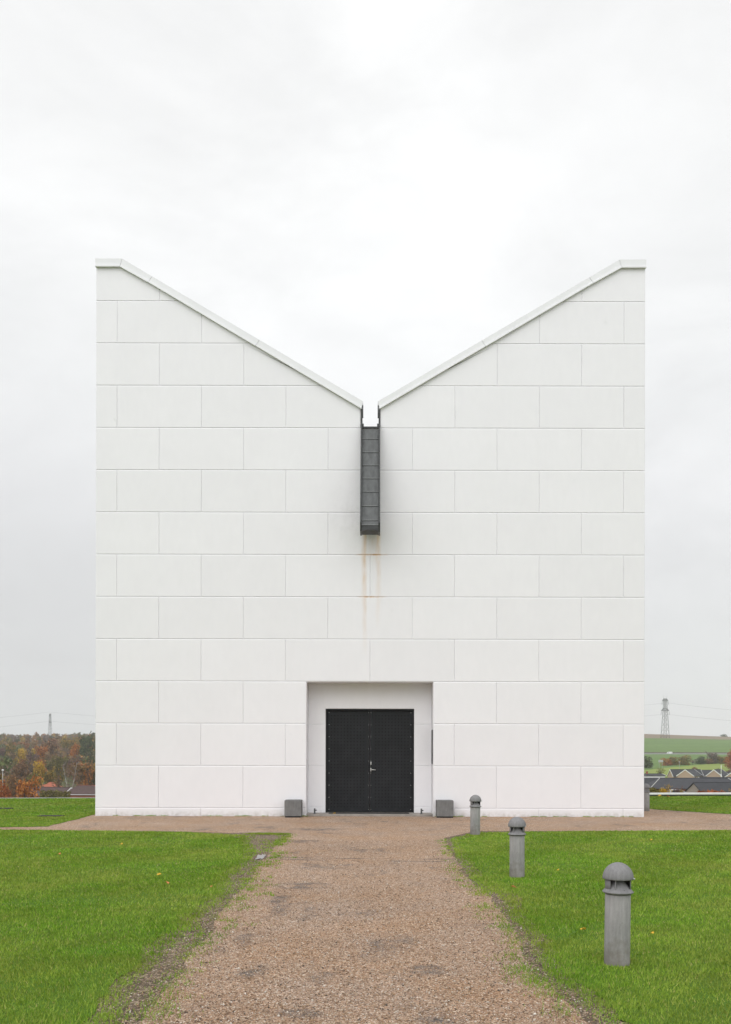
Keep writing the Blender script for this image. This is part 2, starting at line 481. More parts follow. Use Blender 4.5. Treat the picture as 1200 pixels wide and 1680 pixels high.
ll = [(ll[0][0] - .15, -12)] + ll
LAWN_L = rough_line(ll, .12, .04, 21) + rough_line([ll[-1], G(300, 1365.5), G(0, 1362.5), (-30, G(0, 1362.5)[1] - .1)], .05, .05, 31) + [(-30, -12)]
lr = [G(*p) for p in ((975, 1680), (928, 1622), (888, 1600), (876, 1575), (858, 1530), (832, 1500), (812, 1466), (768, 1440), (752, 1416), (735, 1376))]
lr = [(lr[0][0] + .05, -12)] + lr
LAWN_R = rough_line(lr, .10, .04, 41) + rough_line([lr[-1], G(790, 1365.5), G(1000, 1362.5), G(1200, 1361), (30, G(1200, 1361)[1] + .1)], .05, .05, 51) + [(30, -12)]
bl = [(-30, 19.45), G(0, 1358.3), G(80, 1357), G(105, 1350), G(130, 1344), (-6.95, FY + .2), (-6.9, FY + 8.5)]
LAWN_BL = rough_line(bl, .08, .05, 61) + [(-6.8, wall_y(-6.8)), (-30, wall_y(-30))]
br = [(6.95, FY + 5.0), G(1060, 1325), G(1075, 1327), G(1100, 1328.5), G(1140, 1331), G(1200, 1334.5), (30, 20.4)]
LAWN_BR = [(30, wall_y(30)), (6.95, wall_y(6.95))] + rough_line(br, .08, .05, 71)
def shifted(line, d): return [(x + d * (1 if i else 1), y) for i, (x, y) in enumerate(line)]
TURF_L = rough_line(shifted(ll, -.24), .14, .03, 23) + [(ll[-1][0] - .3, ll[-1][1]), G(300, 1365.5), G(0, 1362.5), (-30, G(0, 1362.5)[1] - .1), (-30, -12)]
TURF_R = rough_line(shifted(lr, .20), .14, .03, 43) + [(lr[-1][0] + .3, lr[-1][1]), G(790, 1365.5), G(1000, 1362.5), G(1200, 1361), (30, G(1200, 1361)[1] + .1), (30, -12)]
sheet('lawn', TURF_L, .0, M['turf']); sheet('lawn', TURF_R, .0, M['turf'])
sheet('lawn', LAWN_BL, .0, M['turf']); sheet('lawn', LAWN_BR, .0, M['turf'])

# ---- grass blades
rs = np.random.RandomState(3)
def scatter(poly, y0, y1, dens, umax=.56):
    """points in a lawn between two distances"""
    xm = umax * y1
    x0 = max(-xm, min(p[0] for p in poly)); x1 = min(xm, max(p[0] for p in poly))
    if x1 <= x0: return np.zeros((0, 2))
    n = int((x1 - x0) * (y1 - y0) * dens)
    x = rs.uniform(x0, x1, n); y = rs.uniform(y0, y1, n)
    k = np.abs(x) < umax * y + .6; x, y = x[k], y[k]
    k = inpoly(x, y, poly); return np.stack([x[k], y[k]], 1)
pts = []
bands = [(4.2, 6, 7600), (6, 7.5, 6600), (7.5, 9.5, 5200), (9.5, 12, 3600), (12, 15, 2500), (15, 19.3, 1700), (19.3, 24, 1100), (24, 35, 600)]
for poly in (LAWN_L, LAWN_R, LAWN_BL, LAWN_BR):
    xs = [p[1] for p in poly]
    for a, b, d in bands:
        if b < min(xs) or a > max(xs): continue
        pts.append(scatter(poly, a, b, d))
# tufts that have crept on to the bare strip beside the path and along the kerb joint
for poly_line, spread, cnt in ((ll[1:], .20, 420), (lr[1:], .10, 380), ([G(408, 1369), G(440, 1368.6), G(468, 1369.2)], .03, 70), ([G(472, 1371), G(462, 1380), G(452, 1388)], .03, 40)):
    for _ in range(cnt):
        i = rs.randint(len(poly_line) - 1); t = rs.rand()
        cxp = poly_line[i][0] * (1 - t) + poly_line[i + 1][0] * t + rs.normal(0, spread)
        cyp = poly_line[i][1] * (1 - t) + poly_line[i + 1][1] * t + rs.normal(0, .05)
        pts.append(np.stack([rs.normal(cxp, .05 * rs.uniform(.5, 2), 26), rs.normal(cyp, .05, 26)], 1))
for wx in list(rs.uniform(-6.7, -1.8, 16)) + list(rs.uniform(1.8, 6.7, 16)) + [-1.66, -1.62, 1.7, 1.95, 2.1]:
    pts.append(np.stack([rs.normal(wx, .05, 26), FY - .015 - np.abs(rs.normal(0, .02, 26))], 1))
for p in ((1013, 1580), (849, 1436), (780, 1370.5)):      # longer grass the mower leaves round the bollards
    bx0, by0 = G(*p); a = rs.uniform(0, 6.28, 900); q = .105 + np.abs(rs.normal(0, .03, 900))
    pts.append(np.stack([bx0 + q * np.cos(a), by0 + .1 + q * np.sin(a)], 1))
pts = np.concatenate(pts)
px_, py_ = pts[:, 0], pts[:, 1]
# thin, worn turf: fewer blades where the noise is low and near the edges of the path
wear = fbm(px_ * 1.1 + 3, py_ * 1.1 + 8)
def dist_line(x, y, line):
    d = np.full(len(x), 9e9)
    for (a, b) in zip(line, line[1:]):
        ax, ay = a; bx, by = b; L2 = (bx - ax) ** 2 + (by - ay) ** 2 + 1e-12
        t = np.clip(((x - ax) * (bx - ax) + (y - ay) * (by - ay)) / L2, 0, 1)
        d = np.minimum(d, np.hypot(x - ax - t * (bx - ax), y - ay - t * (by - ay)))
    return d
dl = dist_line(px_, py_, ll[1:]); dr = dist_line(px_, py_, lr[1:])
ragged = fbm(px_ * 2.2 + 40, py_ * .9 + 4) * 1.3 - .35
edge_keep = np.minimum(np.clip(dl / .15 + ragged, .05, 1), np.clip(dr / .15 + ragged, .05, 1))
keep = rs.rand(len(px_)) < edge_keep * np.clip((wear - .22) / .16, .6, 1)
pc = G(430, 1406)
keep &= ((px_ - pc[0]) / .13) ** 2 + ((py_ - pc[1]) / .5) ** 2 > 1
px_, py_, wear = px_[keep], py_[keep], wear[keep]
n = len(px_)
edge_keep = edge_keep[keep]
hh = rs.uniform(.012, .028, n) * (.6 + .4 * edge_keep) * (.75 + .6 * fbm(px_ * 2.7, py_ * 2.7)) * np.where(rs.rand(n) < .04, 1.5, 1)
wd = np.maximum(.0024, py_ / (F * .61) * .36) * rs.uniform(.8, 1.4, n)
ang = rs.uniform(0, 2 * math.pi, n); stripe = np.sin((px_ * .86 - py_ * .5) * 2.6) > 0
la = np.where(rs.rand(n) < .30, np.where(stripe, .9, .9 + math.pi) + rs.normal(0, .5, n), rs.uniform(0, 2 * math.pi, n)); lean = rs.uniform(.1, .9, n) * hh
vx = np.empty((n, 3, 3))
vx[:, 0] = np.stack([px_ - np.cos(ang) * wd, py_ - np.sin(ang) * wd, np.full(n, .0)], 1)
vx[:, 1] = np.stack([px_ + np.cos(ang) * wd, py_ + np.sin(ang) * wd, np.full(n, .0)], 1)
vx[:, 2] = np.stack([px_ + np.cos(la) * lean, py_ + np.sin(la) * lean, hh], 1)
def tri_mesh(name, v, mat, k=3):
    m = len(v)
    me = bpy.data.meshes.new(name)
    me.vertices.add(m * k); me.vertices.foreach_set('co', v.reshape(-1).astype(np.float32))
    me.loops.add(m * k); me.loops.foreach_set('vertex_index', np.arange(m * k, dtype=np.int32))
    me.polygons.add(m); me.polygons.foreach_set('loop_start', np.arange(0, m * k, k, dtype=np.int32))
    me.update(calc_edges=True); me.materials.append(mat)
    return me
o = bpy.data.objects.new('grass', tri_mesh('grass', vx, M['blade'])); C.objects.link(o)
tag(o, 'short mown green grass of the lawns beside the gravel', 'grass', kind='stuff')
print('blades', n)

# loose stones lying on the path and kicked on to its edges
rq = np.random.RandomState(17); m = 60000
sy = 4.6 * (17 / 4.6) ** (rq.rand(m) ** 1.25)
gx0 = np.interp(sy, [p[1] for p in gl], [p[0] for p in gl]); gx1 = np.interp(sy, [p[1] for p in gr], [p[0] for p in gr])
tt = rq.rand(m); edge = rq.rand(m) < .10
sx = np.where(edge, np.where(rq.rand(m) < .6, gx0 - np.abs(rq.normal(0, .16, m)), gx1 + np.abs(rq.normal(0, .09, m))), gx0 + (gx1 - gx0) * tt)
sr = rq.gamma(4, .0011, m).clip(.002, .012)
ax = np.array([(1, 0, 0), (0, 1, 0), (-1, 0, 0), (0, -1, 0), (0, 0, 1), (0, 0, -1)], float)
tri = np.array([(0, 1, 4), (1, 2, 4), (2, 3, 4), (3, 0, 4), (1, 0, 5), (2, 1, 5), (3, 2, 5), (0, 3, 5)])
th_ = rq.uniform(0, 6.28, m); c_, s_ = np.cos(th_), np.sin(th_)
O = ax[None] * sr[:, None, None] * rq.uniform(.6, 1.3, (m, 6, 1)); O[:, :, 2] *= .7
O = np.stack([O[:, :, 0] * c_[:, None] - O[:, :, 1] * s_[:, None], O[:, :, 0] * s_[:, None] + O[:, :, 1] * c_[:, None], O[:, :, 2]], 2)
O += np.stack([sx, sy, sr * .25 - .003], 1)[:, None, :]
me = bpy.data.meshes.new('loose_gravel')
me.vertices.add(m * 6); me.vertices.foreach_set('co', O.reshape(-1).astype(np.float32))
ti = (tri[None] + (np.arange(m) * 6)[:, None, None]).reshape(-1)
me.loops.add(len(ti)); me.loops.foreach_set('vertex_index', ti.astype(np.int32))
me.polygons.add(m * 8); me.polygons.foreach_set('loop_start', np.arange(0, m * 24, 3, dtype=np.int32)); me.update(calc_edges=True)
gm = N('loose_stone', .8, .3); gm.col(gm.ramp(gm.island(), [(0, (.09, .075, .065)), (.2, (.22, .14, .09)), (.55, (.38, .25, .15)), (.8, (.42, .32, .23)), (.93, (.58, .50, .42)), (1, (.72, .68, .62))]))
me.materials.append(gm.m)
o = bpy.data.objects.new('loose_gravel', me); C.objects.link(o); tag(o, 'loose brown gravel scattered over the path', 'gravel', kind='stuff')

# puddle on the bare strip
pm = N('water', .03, .5); pm.b.inputs['IOR'].default_value = 1.33; pm.col((.05, .045, .04)); pm.b.inputs['Specular IOR Level'].default_value = 1.0
pp = []
for i in range(40):
    a = 2 * math.pi * i / 40; r = 1 + .9 * (float(vnoise(3 + 3 * math.cos(a), 3 + 3 * math.sin(a))) - .5)
    pp.append((pc[0] + .062 * r * math.cos(a), pc[1] + .38 * r * math.sin(a)))
sheet('puddle', pp, .004, pm.m)

# ------------------------------------------------------------------ the white building
H = 6.825; SL = .24
ZB, RH = .205, 1.05
T_FLAT, X_K, T_SL = 13.83, 6.17, .59          # coping top, kink, slope
def top_at(x): return min(T_FLAT, T_FLAT - (X_K - abs(x)) * T_SL)
church = thing('panelled_building', 'tall white panelled building with a V shaped roofline and black double door', 'building', (0, FY, 0))

def clip(poly, a, b, c):
    """keep a x + b z <= c"""
    o = []
    for i in range(len(poly)):
        p, q = poly[i], poly[(i + 1) % len(poly)]
        dp_, dq = a * p[0] + b * p[1] - c, a * q[0] + b * q[1] - c
        if dp_ <= 1e-9: o.append(p)
        if (dp_ < -1e-9 and dq > 1e-9) or (dp_ > 1e-9 and dq < -1e-9):
            t = dp_ / (dp_ - dq); o.append((p[0] + (q[0] - p[0]) * t, p[1] + (q[1] - p[1]) * t))
    o2 = []
    for p in o:
        if not o2 or math.dist(p, o2[-1]) > 1e-4: o2.append(p)
    if len(o2) > 1 and math.dist(o2[0], o2[-1]) < 1e-4: o2.pop()
    return o2
def inset(poly, d):
    """inset a counter-clockwise polygon, one distance per edge"""
    n = len(poly); L = []
    for i in range(n):
        p, q = Vector(poly[i]), Vector(poly[(i + 1) % n]); t = (q - p).normalized(); nn = Vector((-t.y, t.x))
        L.append((p + nn * d[i], t))
    o = []
    for i in range(n):
        (p, t), (q, s) = L[i - 1], L[i]
        den = t.x * s.y - t.y * s.x
        if abs(den) < 1e-6: o.append((q.x, q.y)); continue
        k = ((q.x - p.x) * s.y - (q.y - p.y) * s.x) / den
        o.append((p.x + t.x * k, p.y + t.y * k))
    return o
def area(p): return .5 * sum(p[i][0] * p[(i + 1) % len(p)][1] - p[(i + 1) % len(p)][0] * p[i][1] for i in range(len(p)))
def slab(mb, poly, y, depth=.018, up=(.002, .026), dn=(.006, .002), sd=(.002, .009), cd=.010):
    if len(poly) < 3 or abs(area(poly)) < .004: return
    if area(poly) < 0: poly = poly[::-1]
    g, c = [], []
    for i in range(len(poly)):
        p, q = poly[i], poly[(i + 1) % len(poly)]; L = math.dist(p, q)
        nz_ = -(q[0] - p[0]) / L            # outward normal z is  -(dx)... for ccw
        k = up if nz_ > .5 else dn if nz_ < -.5 else sd
        g.append(k[0]); c.append(k[0] + k[1])
    A, B = inset(poly, g), inset(poly, c)
    a0 = [mb.bm.verts.new((x, y + depth, z)) for x, z in A]
    a = [mb.bm.verts.new((x, y + cd, z)) for x, z in A]; b = [mb.bm.verts.new((x, y, z)) for x, z in B]
    n = len(a)
    mb.bm.faces.new(b)
    for i in range(n):
        j = (i + 1) % n
        mb.bm.faces.new((a[i], a[j], b[j], b[i])); mb.bm.faces.new((a0[i], a0[j], a[j], a[i]))

OW, OH = 1.575, 3.34           # entrance recess
RD = .62                       # its depth
DW, DH = 1.13, 2.70           # door
mb = MB()
def roof_clip(p, side):
    p = clip(p, 0, 1, T_FLAT - .1)
    # z <= T_FLAT - (X_K - |x|) T_SL - .1
    s = side
    p = clip(p, -s * T_SL, 1, T_FLAT - .1 - X_K * T_SL) if p else p
    return p
for r in range(13):
    z0, z1 = ZB + RH * r, min(ZB + RH * (r + 1), T_FLAT)
    off = 1.05 if r % 2 == 0 else 0
    edges = [-H] + [k * 2.1 + off for k in range(-4, 4) if -H + .1 < k * 2.1 + off < H - .1] + [H]
    for x0, x1 in zip(edges, edges[1:]):
        rect = [(x0, z0), (x1, z0), (x1, z1), (x0, z1)]
        pcs = []
        if r >= 9:
            for s in (-1, 1):
                p = clip(rect, -s, 0, -SL)          # s x >= SL
                if len(p) >= 3: pcs.append(roof_clip(p, s))
        elif r < 3:
            zt = OH
            for s in (-1, 1):
                p = clip(rect, -s, 0, -OW)
                if len(p) >= 3: pcs.append(p)
        else: pcs = [rect]
        for p in pcs:
            if len(p) >= 3: slab(mb, p, 0)
# plinth course
pe = [-H, -6.3, -4.2, -2.1, -OW]
for x0, x1 in zip(pe, pe[1:]):
    for s in (-1, 1):
        a, b = sorted((x0 * s, x1 * s)); slab(mb, [(a, -.1), (b, -.1), (b, ZB), (a, ZB)], .0)
# recess back wall
yb = RD - .012
for s in (-1, 1):
    for z0, z1 in ((-.1, ZB), (ZB, ZB + RH), (ZB + RH, ZB + 2 * RH)):
        a, b = sorted((s * DW, s * OW)); slab(mb, [(a, z0), (b, z0), (b, z1), (a, z1)], yb, up=(.003, .012), dn=(.005, .002), sd=(.002, .006), cd=.008)
zt = ZB + 2 * RH
slab(mb, [(-OW, zt), (-DW, zt), (-DW, DH), (DW, DH), (DW, zt), (OW, zt), (OW, OH), (-OW, OH)], yb, up=(.0, .002), dn=(.006, .002))
front = mb.build('wall_panel', M['wall'], church)

# core of the building behind the panels
mb = MB()
ct = .12
outl = [(H, -.3), (H, T_FLAT - ct), (X_K, T_FLAT - ct), (SL, top_at(SL) - ct), (SL, ZB + 9 * RH), (-SL, ZB + 9 * RH), (-SL, top_at(SL) - ct), (-X_K, T_FLAT - ct), (-H, T_FLAT - ct), (-H, -.3)]
mb.prism(outl + [(-OW, -.3), (-OW, OH), (OW, OH), (OW, -.3)], .016, RD)
mb.prism(outl + [(-DW, -.3), (-DW, DH), (DW, DH), (DW, -.3)], RD + .0005, RD + .3)
mb.prism(outl, RD + .3005, 7.6)
core = mb.build('wall', M['wall'], church)

# white panels on the recess cheeks (thin returns so the jambs carry the same joints)
# coping
for s in (-1, 1):
    mb = MB()
    th = .20
    def band(x): return top_at(x)
    cuts = [H + .012, X_K, (607 - 249) / 66, (607 - 425) / 66, .178]
    for a, b in zip(cuts, cuts[1:]):
        a_, b_ = a - .004, b + .004
        zt_a, zt_b = band(a_), band(b_)
        dx = .115                      # square-cut joints
        ka = 0 if a > X_K + .1 else dx; kb = 0 if b < .2 else dx
        if a > X_K + .1:
            poly = [(a_, zt_a), (b_, zt_b), (b_ + .055, zt_b - th), (a_, zt_a - th)]
        else:
            ea = (a_ + (.055 if abs(a - X_K) < .01 else .095)); eb = b_ + (.095 if b > .2 else .045)
            z_a = (T_FLAT - (X_K - ea) * T_SL) if ea < X_K else T_FLAT
            if abs(a - X_K) < .01: z_a = T_FLAT
            poly = [(a_, zt_a), (b_, zt_b), (eb, top_at(eb) - th - .005), (ea, z_a - th)]
        mb.prism([(s * x, z) for x, z in poly], -.045, .42)
        # drip lip
        (x3, z3), (x2, z2) = poly[3], poly[2]
        mb.prism([(s * x3, z3 + .022), (s * x2, z2 + .022), (s * x2, z2 - .012), (s * x3, z3 - .012)], -.075, -.0455)
    # backing strip that closes the joints
    bk = [(H, T_FLAT - .02), (X_K, T_FLAT - .02), (.22, top_at(.22) - .02), (.22, top_at(.22) - .17), (X_K, T_FLAT - .17), (H, T_FLAT - .17)]
    mb.prism([(s * x, z) for x, z in bk], -.03, .4, 1)
    mb.build('roof_coping', [M['coping'], M['coping_joint']], church)

# zinc valley gutter in the notch and the steep chute in front of the wall
def zinc():
    n = N('zinc', .55, .4); n.b.inputs['Metallic'].default_value = .25
    c = n.hsv((.10, .105, .106), v=n.rng(n.noise(6, 6, .65, stretch=(2, 2, .5)), .3, .7, .72, 1.3))
    c = n.mix(n.rng(n.noise(14, 5, .7, stretch=(3, 3, .4)), .58, .75, 0, .35), c, (.24, .245, .24))
    n.col(c); return n.m
M['zinc'] = zinc(); M['zinc_seam'] = simple('zinc_seam', (.17, .175, .175), .5, .2, 20, metal=.2); M['zinc_dark'] = simple('dark_zinc', (.055, .057, .058), .5, .25, 9, metal=.2)
zf = ZB + 9 * RH
mb = MB()
for s in (-1, 1):
    a, b = sorted((s * .205, s * .238)); mb.box(a, b, -.03, 7.55, zf, top_at(.2) - .2)
mb.box(-.204, .204, .002, 7.5, zf + .001, zf + .03)
gut = mb.build('valley_gutter', M['zinc_dark'], church)
mb = MB()
for s, zz in ((-1, .0), (1, .0)):
    mb = MB(); a, b = sorted((s * .178, s * .2035)); mb.box(a, b, -.04, .03, zf + .25, zf + .55); mb.build('gutter_flashing', M['zinc_dark'], gut)
    mb = MB(); a, b = sorted((s * .165, s * .2035)); mb.box(a, b, -.05, .0, zf - .01, zf + .09); mb.build('gutter_bracket', M['zinc_dark'], gut)
# chute: side cheeks run from the wall to the lip
YL, ZT, ZL = -.92, zf + .0, 7.02        # lip distance, top and lip heights
def sl_z(t): return ZT + (ZL - ZT) * t
def sl_y(t): return -.03 + (YL + .03) * t
mb = MB()
for s in (-1, 1):
    a, b = sorted((s * .203, s * .24))
    mb.xprism([(-.002, ZT + .12), (-.12, ZT + .06), (YL - .10, ZL + .03), (YL - .02, ZL - .16), (YL + .42, ZL - .16), (-.002, ZL + .25)], a, b)
chute = mb.build('rain_chute', M['zinc_dark'], church)
mb = MB()
seams = [0, .02, .12, .262, .398, .533, .668, .812, .955, 1.0]
# floor plates, each lapping a few mm over the next
for i, (t0, t1) in enumerate(zip(seams[1:-1], seams[2:])):
    y0, z0, y1, z1 = sl_y(t0), sl_z(t0), sl_y(t1), sl_z(t1)
    mb.xprism([(y0 - .004, z0), (y1 - .006, z1), (y1 + .03, z1), (y0 + .03, z0)], -.2, .2)
    mb.xprism([(y1 - .018, z1 + .011), (y1 - .022, z1 - .009), (y1 + .01, z1 - .009), (y1 + .01, z1 + .011)], -.2, .2, 1)
mb.build('chute_floor', [M['zinc'], M['zinc_seam']], chute)
mb = MB()
mb.box(-.202, .202, -.06, -.005, ZT - .02, ZT + .015); mb.build('chute_sill', M['zinc_dark'], chute); mb = MB()
# lip with a shallow arched lower edge, and the underside
arc = [(-.2, ZL - .16)] + [(-.2 + .4 * i / 12, ZL - .155 + .04 * math.sin(math.pi * i / 12)) for i in range(13)] + [(.2, ZL - .16)]
mb.prism([(.2, ZL - .02), (-.2, ZL - .02)] + arc[1:-1], YL - .03, YL + .0)
mb.build('chute_lip', M['zinc_dark'], chute); mb = MB()
mb.xprism([(YL + .001, ZL - .10), (YL + .42, ZL - .14), (YL + .42, ZL - .12), (YL + .001, ZL - .08)], -.2, .2)
mb.build('chute_soffit', M['zinc_dark'], chute)

# doors
def door_mat():
    n = N('door_steel', .55, .22)
    X = n.xyz()
    c = n.hsv((.016, .0175, .020), v=n.rng(n.noise(3, 6, .6), .3, .7, .8, 1.25))
    scuff = n.math('MULTIPLY', n.rng(n.noise(6, 7, .75, stretch=(2, 1, .6)), .55, .7), n.rng(X[2], 0, .9, 1, 0))
    c = n.mix(n.math('MULTIPLY', scuff, .4), c, (.06, .06, .06))
    n.col(c); n.bump(n.noise(20, 3), .05, .01); return n.m
M['door'] = door_mat(); M['hole'] = simple('hole', (.008, .008, .009), .9)
M['steel'] = simple('brushed_steel', (.55, .55, .54), .35, .1, 20, metal=.8)
M['frame'] = simple('dark_frame', (.018, .019, .021), .55, .2, 8)
DYF = RD + .10
mb = MB()
mb.box(-DW + .001, -DW + .035, RD + .02, RD + .2, .05, DH - .001); mb.box(DW - .035, DW - .001, RD + .02, RD + .2, .05, DH - .001)
mb.box(-DW + .036, DW - .036, RD + .02, RD + .2, DH - .035, DH - .001)
mb.build('door_frame', M['frame'], church)
for s in (-1, 1):
    mb = MB()
    a, b = sorted((s * .006, s * (DW - .038)))
    mb.box(a, b, DYF, DYF + .06, .065, DH - .038, .004)
    # folded edge strip beside the meeting stile
    if s > 0: mb.box(.008, .045, DYF - .007, DYF - .0005, .07, DH - .045, .002)
    # pressed dots in a square grid
    x0 = -.985 if s < 0 else .15
    for i in range(11):
        for j in range(29):
            cx_, cz_ = x0 + i * .083, .19 + j * .0835
            vs = [mb.bm.verts.new((cx_ + .0165 * math.cos(k * math.pi / 3), DYF - .0015, cz_ + .0165 * math.sin(k * math.pi / 3))) for k in range(6)]
            mb.bm.faces.new(vs).material_index = 1
    # screw heads round the edge
    for q in range(9):
        for xx in ((-.03, -1.045) if s < 0 else (.026, 1.05)):
            mb.box(xx - .006, xx + .006, DYF - .012, DYF - .0005, .12 + q * .31, .132 + q * .31, mi=2)
    d = mb.build('door', [M['door'], M['hole'], M['steel']], church)
    if s > 0:
        mb = MB()
        mb.box(.014, .04, DYF - .02, DYF - .0075, 1.10, 1.19, .003)
        mb.bar((.026, DYF - .07, 1.145), (.15, DYF - .07, 1.142), .012, .011, 10)
        mb.bar((.026, DYF - .072, 1.145), (.026, DYF - .008, 1.145), .012, .012, 10)
        mb.build('door_handle', M['steel'], d)
        mb = MB(); mb.box(.012, .042, DYF - .02, DYF - .0075, 1.27, 1.345, .004); mb.box(.022, .032, DYF - .026, DYF - .0205, 1.295, 1.32)
        mb.build('door_lock', M['steel'], d)
# doorstep
M['step'] = simple('step_concrete', (.30, .275, .25), .9, .2, 7)
mb = MB(); mb.box(-OW + .002, OW - .002, .02, RD + .3, -.1, .05, .006)
step = mb.build('doorstep', M['step'], church)
mb = MB()
mb.box(-1.03, .995, .18, .50, .0505, .056)
for i in range(60):
    x = -1.01 + i * .0335; mb.box(x, x + .012, .19, .49, .0565, .066)
mb.build('foot_grating', M['frame'], step)
# flat dark sign board fixed to the right cheek of the recess, seen edge on
mb = MB(); mb.box(OW - .014, OW - .0005, .08, .50, 1.30, 2.16, .004); mb.box(OW - .018, OW - .0145, .11, .47, 1.33, 2.13)
mb.build('notice_plate', simple('dark_plate', (.06, .06, .065), .4, .1), church)

# door stops standing on the step
M['stop'] = simple('galvanised_dark', (.09, .095, .10), .5, .2, 30, metal=.4)
for i, px in enumerate((516.3, 692.3)):
    x = (px - 607) / 66
    t = thing('door_stop', 'small dark metal door stop post ' + ('left' if i == 0 else 'right') + ' of the double door', 'door stop', (x, FY + .12, .05), group='door stops on the entrance step')
    mb = MB(); mb.box(-.02, .02, -.02, .02, 0, .135, .004); mb.box(-.035, .035, -.035, .035, 0, .006)
    mb.build('post', M['stop'], t)
    mb = MB(); mb.bar((.0205, 0, .09), (.05, 0, .09), .013, .015, 10); mb.build('buffer', M['frame'], t)

# concrete cubes beside the entrance
def concrete(name, base, dark, sc=1.0):
    n = N(name, .85, .25)
    X = n.xyz()
    c = n.ramp(n.noise(5 * sc, 7, .68), [(.3, dark), (.7, base)])
    c = n.hsv(c, v=n.rng(n.noise(14 * sc, 5, .7, stretch=(2.5, 2.5, .25)), .3, .7, .84, 1.16))
    pits = n.rng(n.vor(38 * sc).outputs['Distance'], .06, .10, 1, 0)
    c = n.mix(n.math('MULTIPLY', pits, n.rng(n.noise(9), .5, .6, 0, .6)), c, (.08, .08, .075))
    n.col(c); n.bump(n.noise(50, 5, .7), .35, .006); return n.m, n
M['cube'] = concrete('planter_concrete', (.205, .205, .203), (.14, .14, .139), 1.5)[0]
for i, px in enumerate((484, 729.3)):
    x = (px - 607) / 66 - .008
    t = thing('concrete_cube', 'grey concrete cube on the gravel ' + ('left' if i == 0 else 'right') + ' of the entrance recess', 'concrete block', (x, FY - .24, 0), group='concrete cubes beside the entrance')
    mb = MB(); mb.box(-.205, .205, -.205, .205, .03, .415, .008)
    mb.box(-.16, .16, -.16, .16, .4155, .42, .002)
    b = mb.build('body', M['cube'], t)
    mb = MB(); mb.box(-.19, .19, -.19, .19, -.01, .0295); mb.build('foot', M['frame'], t)  # recessed foot, its near-black colour standing in for the shadow at the base

# ------------------------------------------------------------------ bollard lights
def bollard_mat():
    m, n = concrete('bollard_concrete', (.35, .34, .335), (.26, .255, .25), 1.0)
    X = n.xyz(); c0 = n.b.inputs['Base Color'].links[0].from_socket
    sp = n.math('MULTIPLY', n.rng(n.math('ADD', X[2], n.rng(n.noise(7, 5, .7), .3, .7, -.12, .12)), .03, .20, 1, 0), .55)
    c1 = n.mix(sp, c0, (.15, .125, .10))
    c1 = n.mix(n.math('MULTIPLY', n.rng(n.noise(26, 5, .75, stretch=(1, 1, .5)), .60, .70), .35), c1, (.12, .11, .10))
    n.t.links.new(c1, n.b.inputs['Base Color'])
    return m
M['bol'] = bollard_mat(); M['bolcap'] = concrete('cast_aluminium', (.235, .23, .235), (.185, .183, .185), 1.3)[0]
M['bulb'] = simple('dull_bulb_cover', (.05, .05, .05), .4)
def make_bollard():
    t = thing('bollard_light', 'nearest and largest grey mushroom topped bollard light on the right lawn', 'bollard light', group='bollard lights beside the path')
    mb = MB(); r = .0975
    mb.lathe([(r, -.12), (r, .0), (r - .001, .3), (r - .001, .53), (r - .004, .538), (0, .538)], 40); mb.build('post', M['bol'], t)
    mb = MB()
    mb.lathe([(.09, .5381), (.10, .541), (.114, .551), (.118, .555), (.118, .559), (.114, .562), (.082, .597), (.052, .632), (.036, .655), (0, .655)], 40)
    mb.build('reflector_cone', M['bolcap'], t)
    mb = MB()
    # two fins, one broad shield at the back, front screw knob
    for a in (240,):
        v = Vector((math.cos(R(a)), math.sin(R(a)), 0)); q = Vector((-v.y, v.x, 0))
        A = v * .098; B = v * .055
        for w_ in (.004,):
            mb.bm.faces  # keep
            pts_ = [(A + q * w_), (A - q * w_), (B - q * w_), (B + q * w_)]
            lo = [mb.bm.verts.new(p + Vector((0, 0, .562))) for p in pts_]; hi = [mb.bm.verts.new(p + Vector((0, 0, .672))) for p in pts_]
            for k in range(4): mb.bm.faces.new((lo[k], lo[(k + 1) % 4], hi[(k + 1) % 4], hi[k]))
            mb.bm.faces.new(lo); mb.bm.faces.new(hi)
    mb.build('fin', M['bolcap'], t)
    mb = MB()
    mb.lathe([(.092, .562), (.097, .562), (.097, .672), (.092, .672), (.092, .562)], 30, a0=R(-42), a1=R(216)); mb.build('shield', M['bolcap'], t)
    mb = MB()
    pr = [(0, .654), (.110, .654), (.1155, .655), (.1175, .659)]
    for k in range(1, 13):
        a = math.pi / 2 * k / 12; pr.append((.1175 * math.cos(a) if k < 12 else 0, .659 + .123 * math.sin(a)))
    mb.lathe(pr, 44); cap = mb.build('dome_cap', M['bolcap'], t)
    mb = MB(); mb.bar((.095, -.05, .663), (.112, -.059, .661), .008, .006, 8); mb.build('cap_screw', M['steel'], cap)
    mb = MB(); mb.bar((.014, -.06, .578), (.016, -.097, .570), .011, .010, 10); mb.build('knob', M['bulb'], t)
    return t
b0 = make_bollard()
spots = [((1013, 1585), 'nearest and largest grey mushroom topped bollard light on the right lawn', 4),
         ((849, 1440), 'middle grey mushroom topped bollard light in the row along the path', -8),
         ((780, 1370.5), 'pale grey bollard light at the corner of lawn and forecourt before the white wall', 14)]
for i, (p, lab, rz) in enumerate(spots):
    x, y = G(*p); o = b0 if i == 0 else copy_tree(b0)
    o.location = (x * (y + .09) / y, y + .09, 0); o.rotation_euler = (0, R((.7, -.1, .5)[i]), R(rz)); o['label'] = lab
o = copy_tree(b0); o.location = (P(1060.3, 1331, 25.3).x, 25.3, -.03); o.rotation_euler.z = R(115)
o['label'] = 'grey bollard light half hidden behind the right corner of the white building'

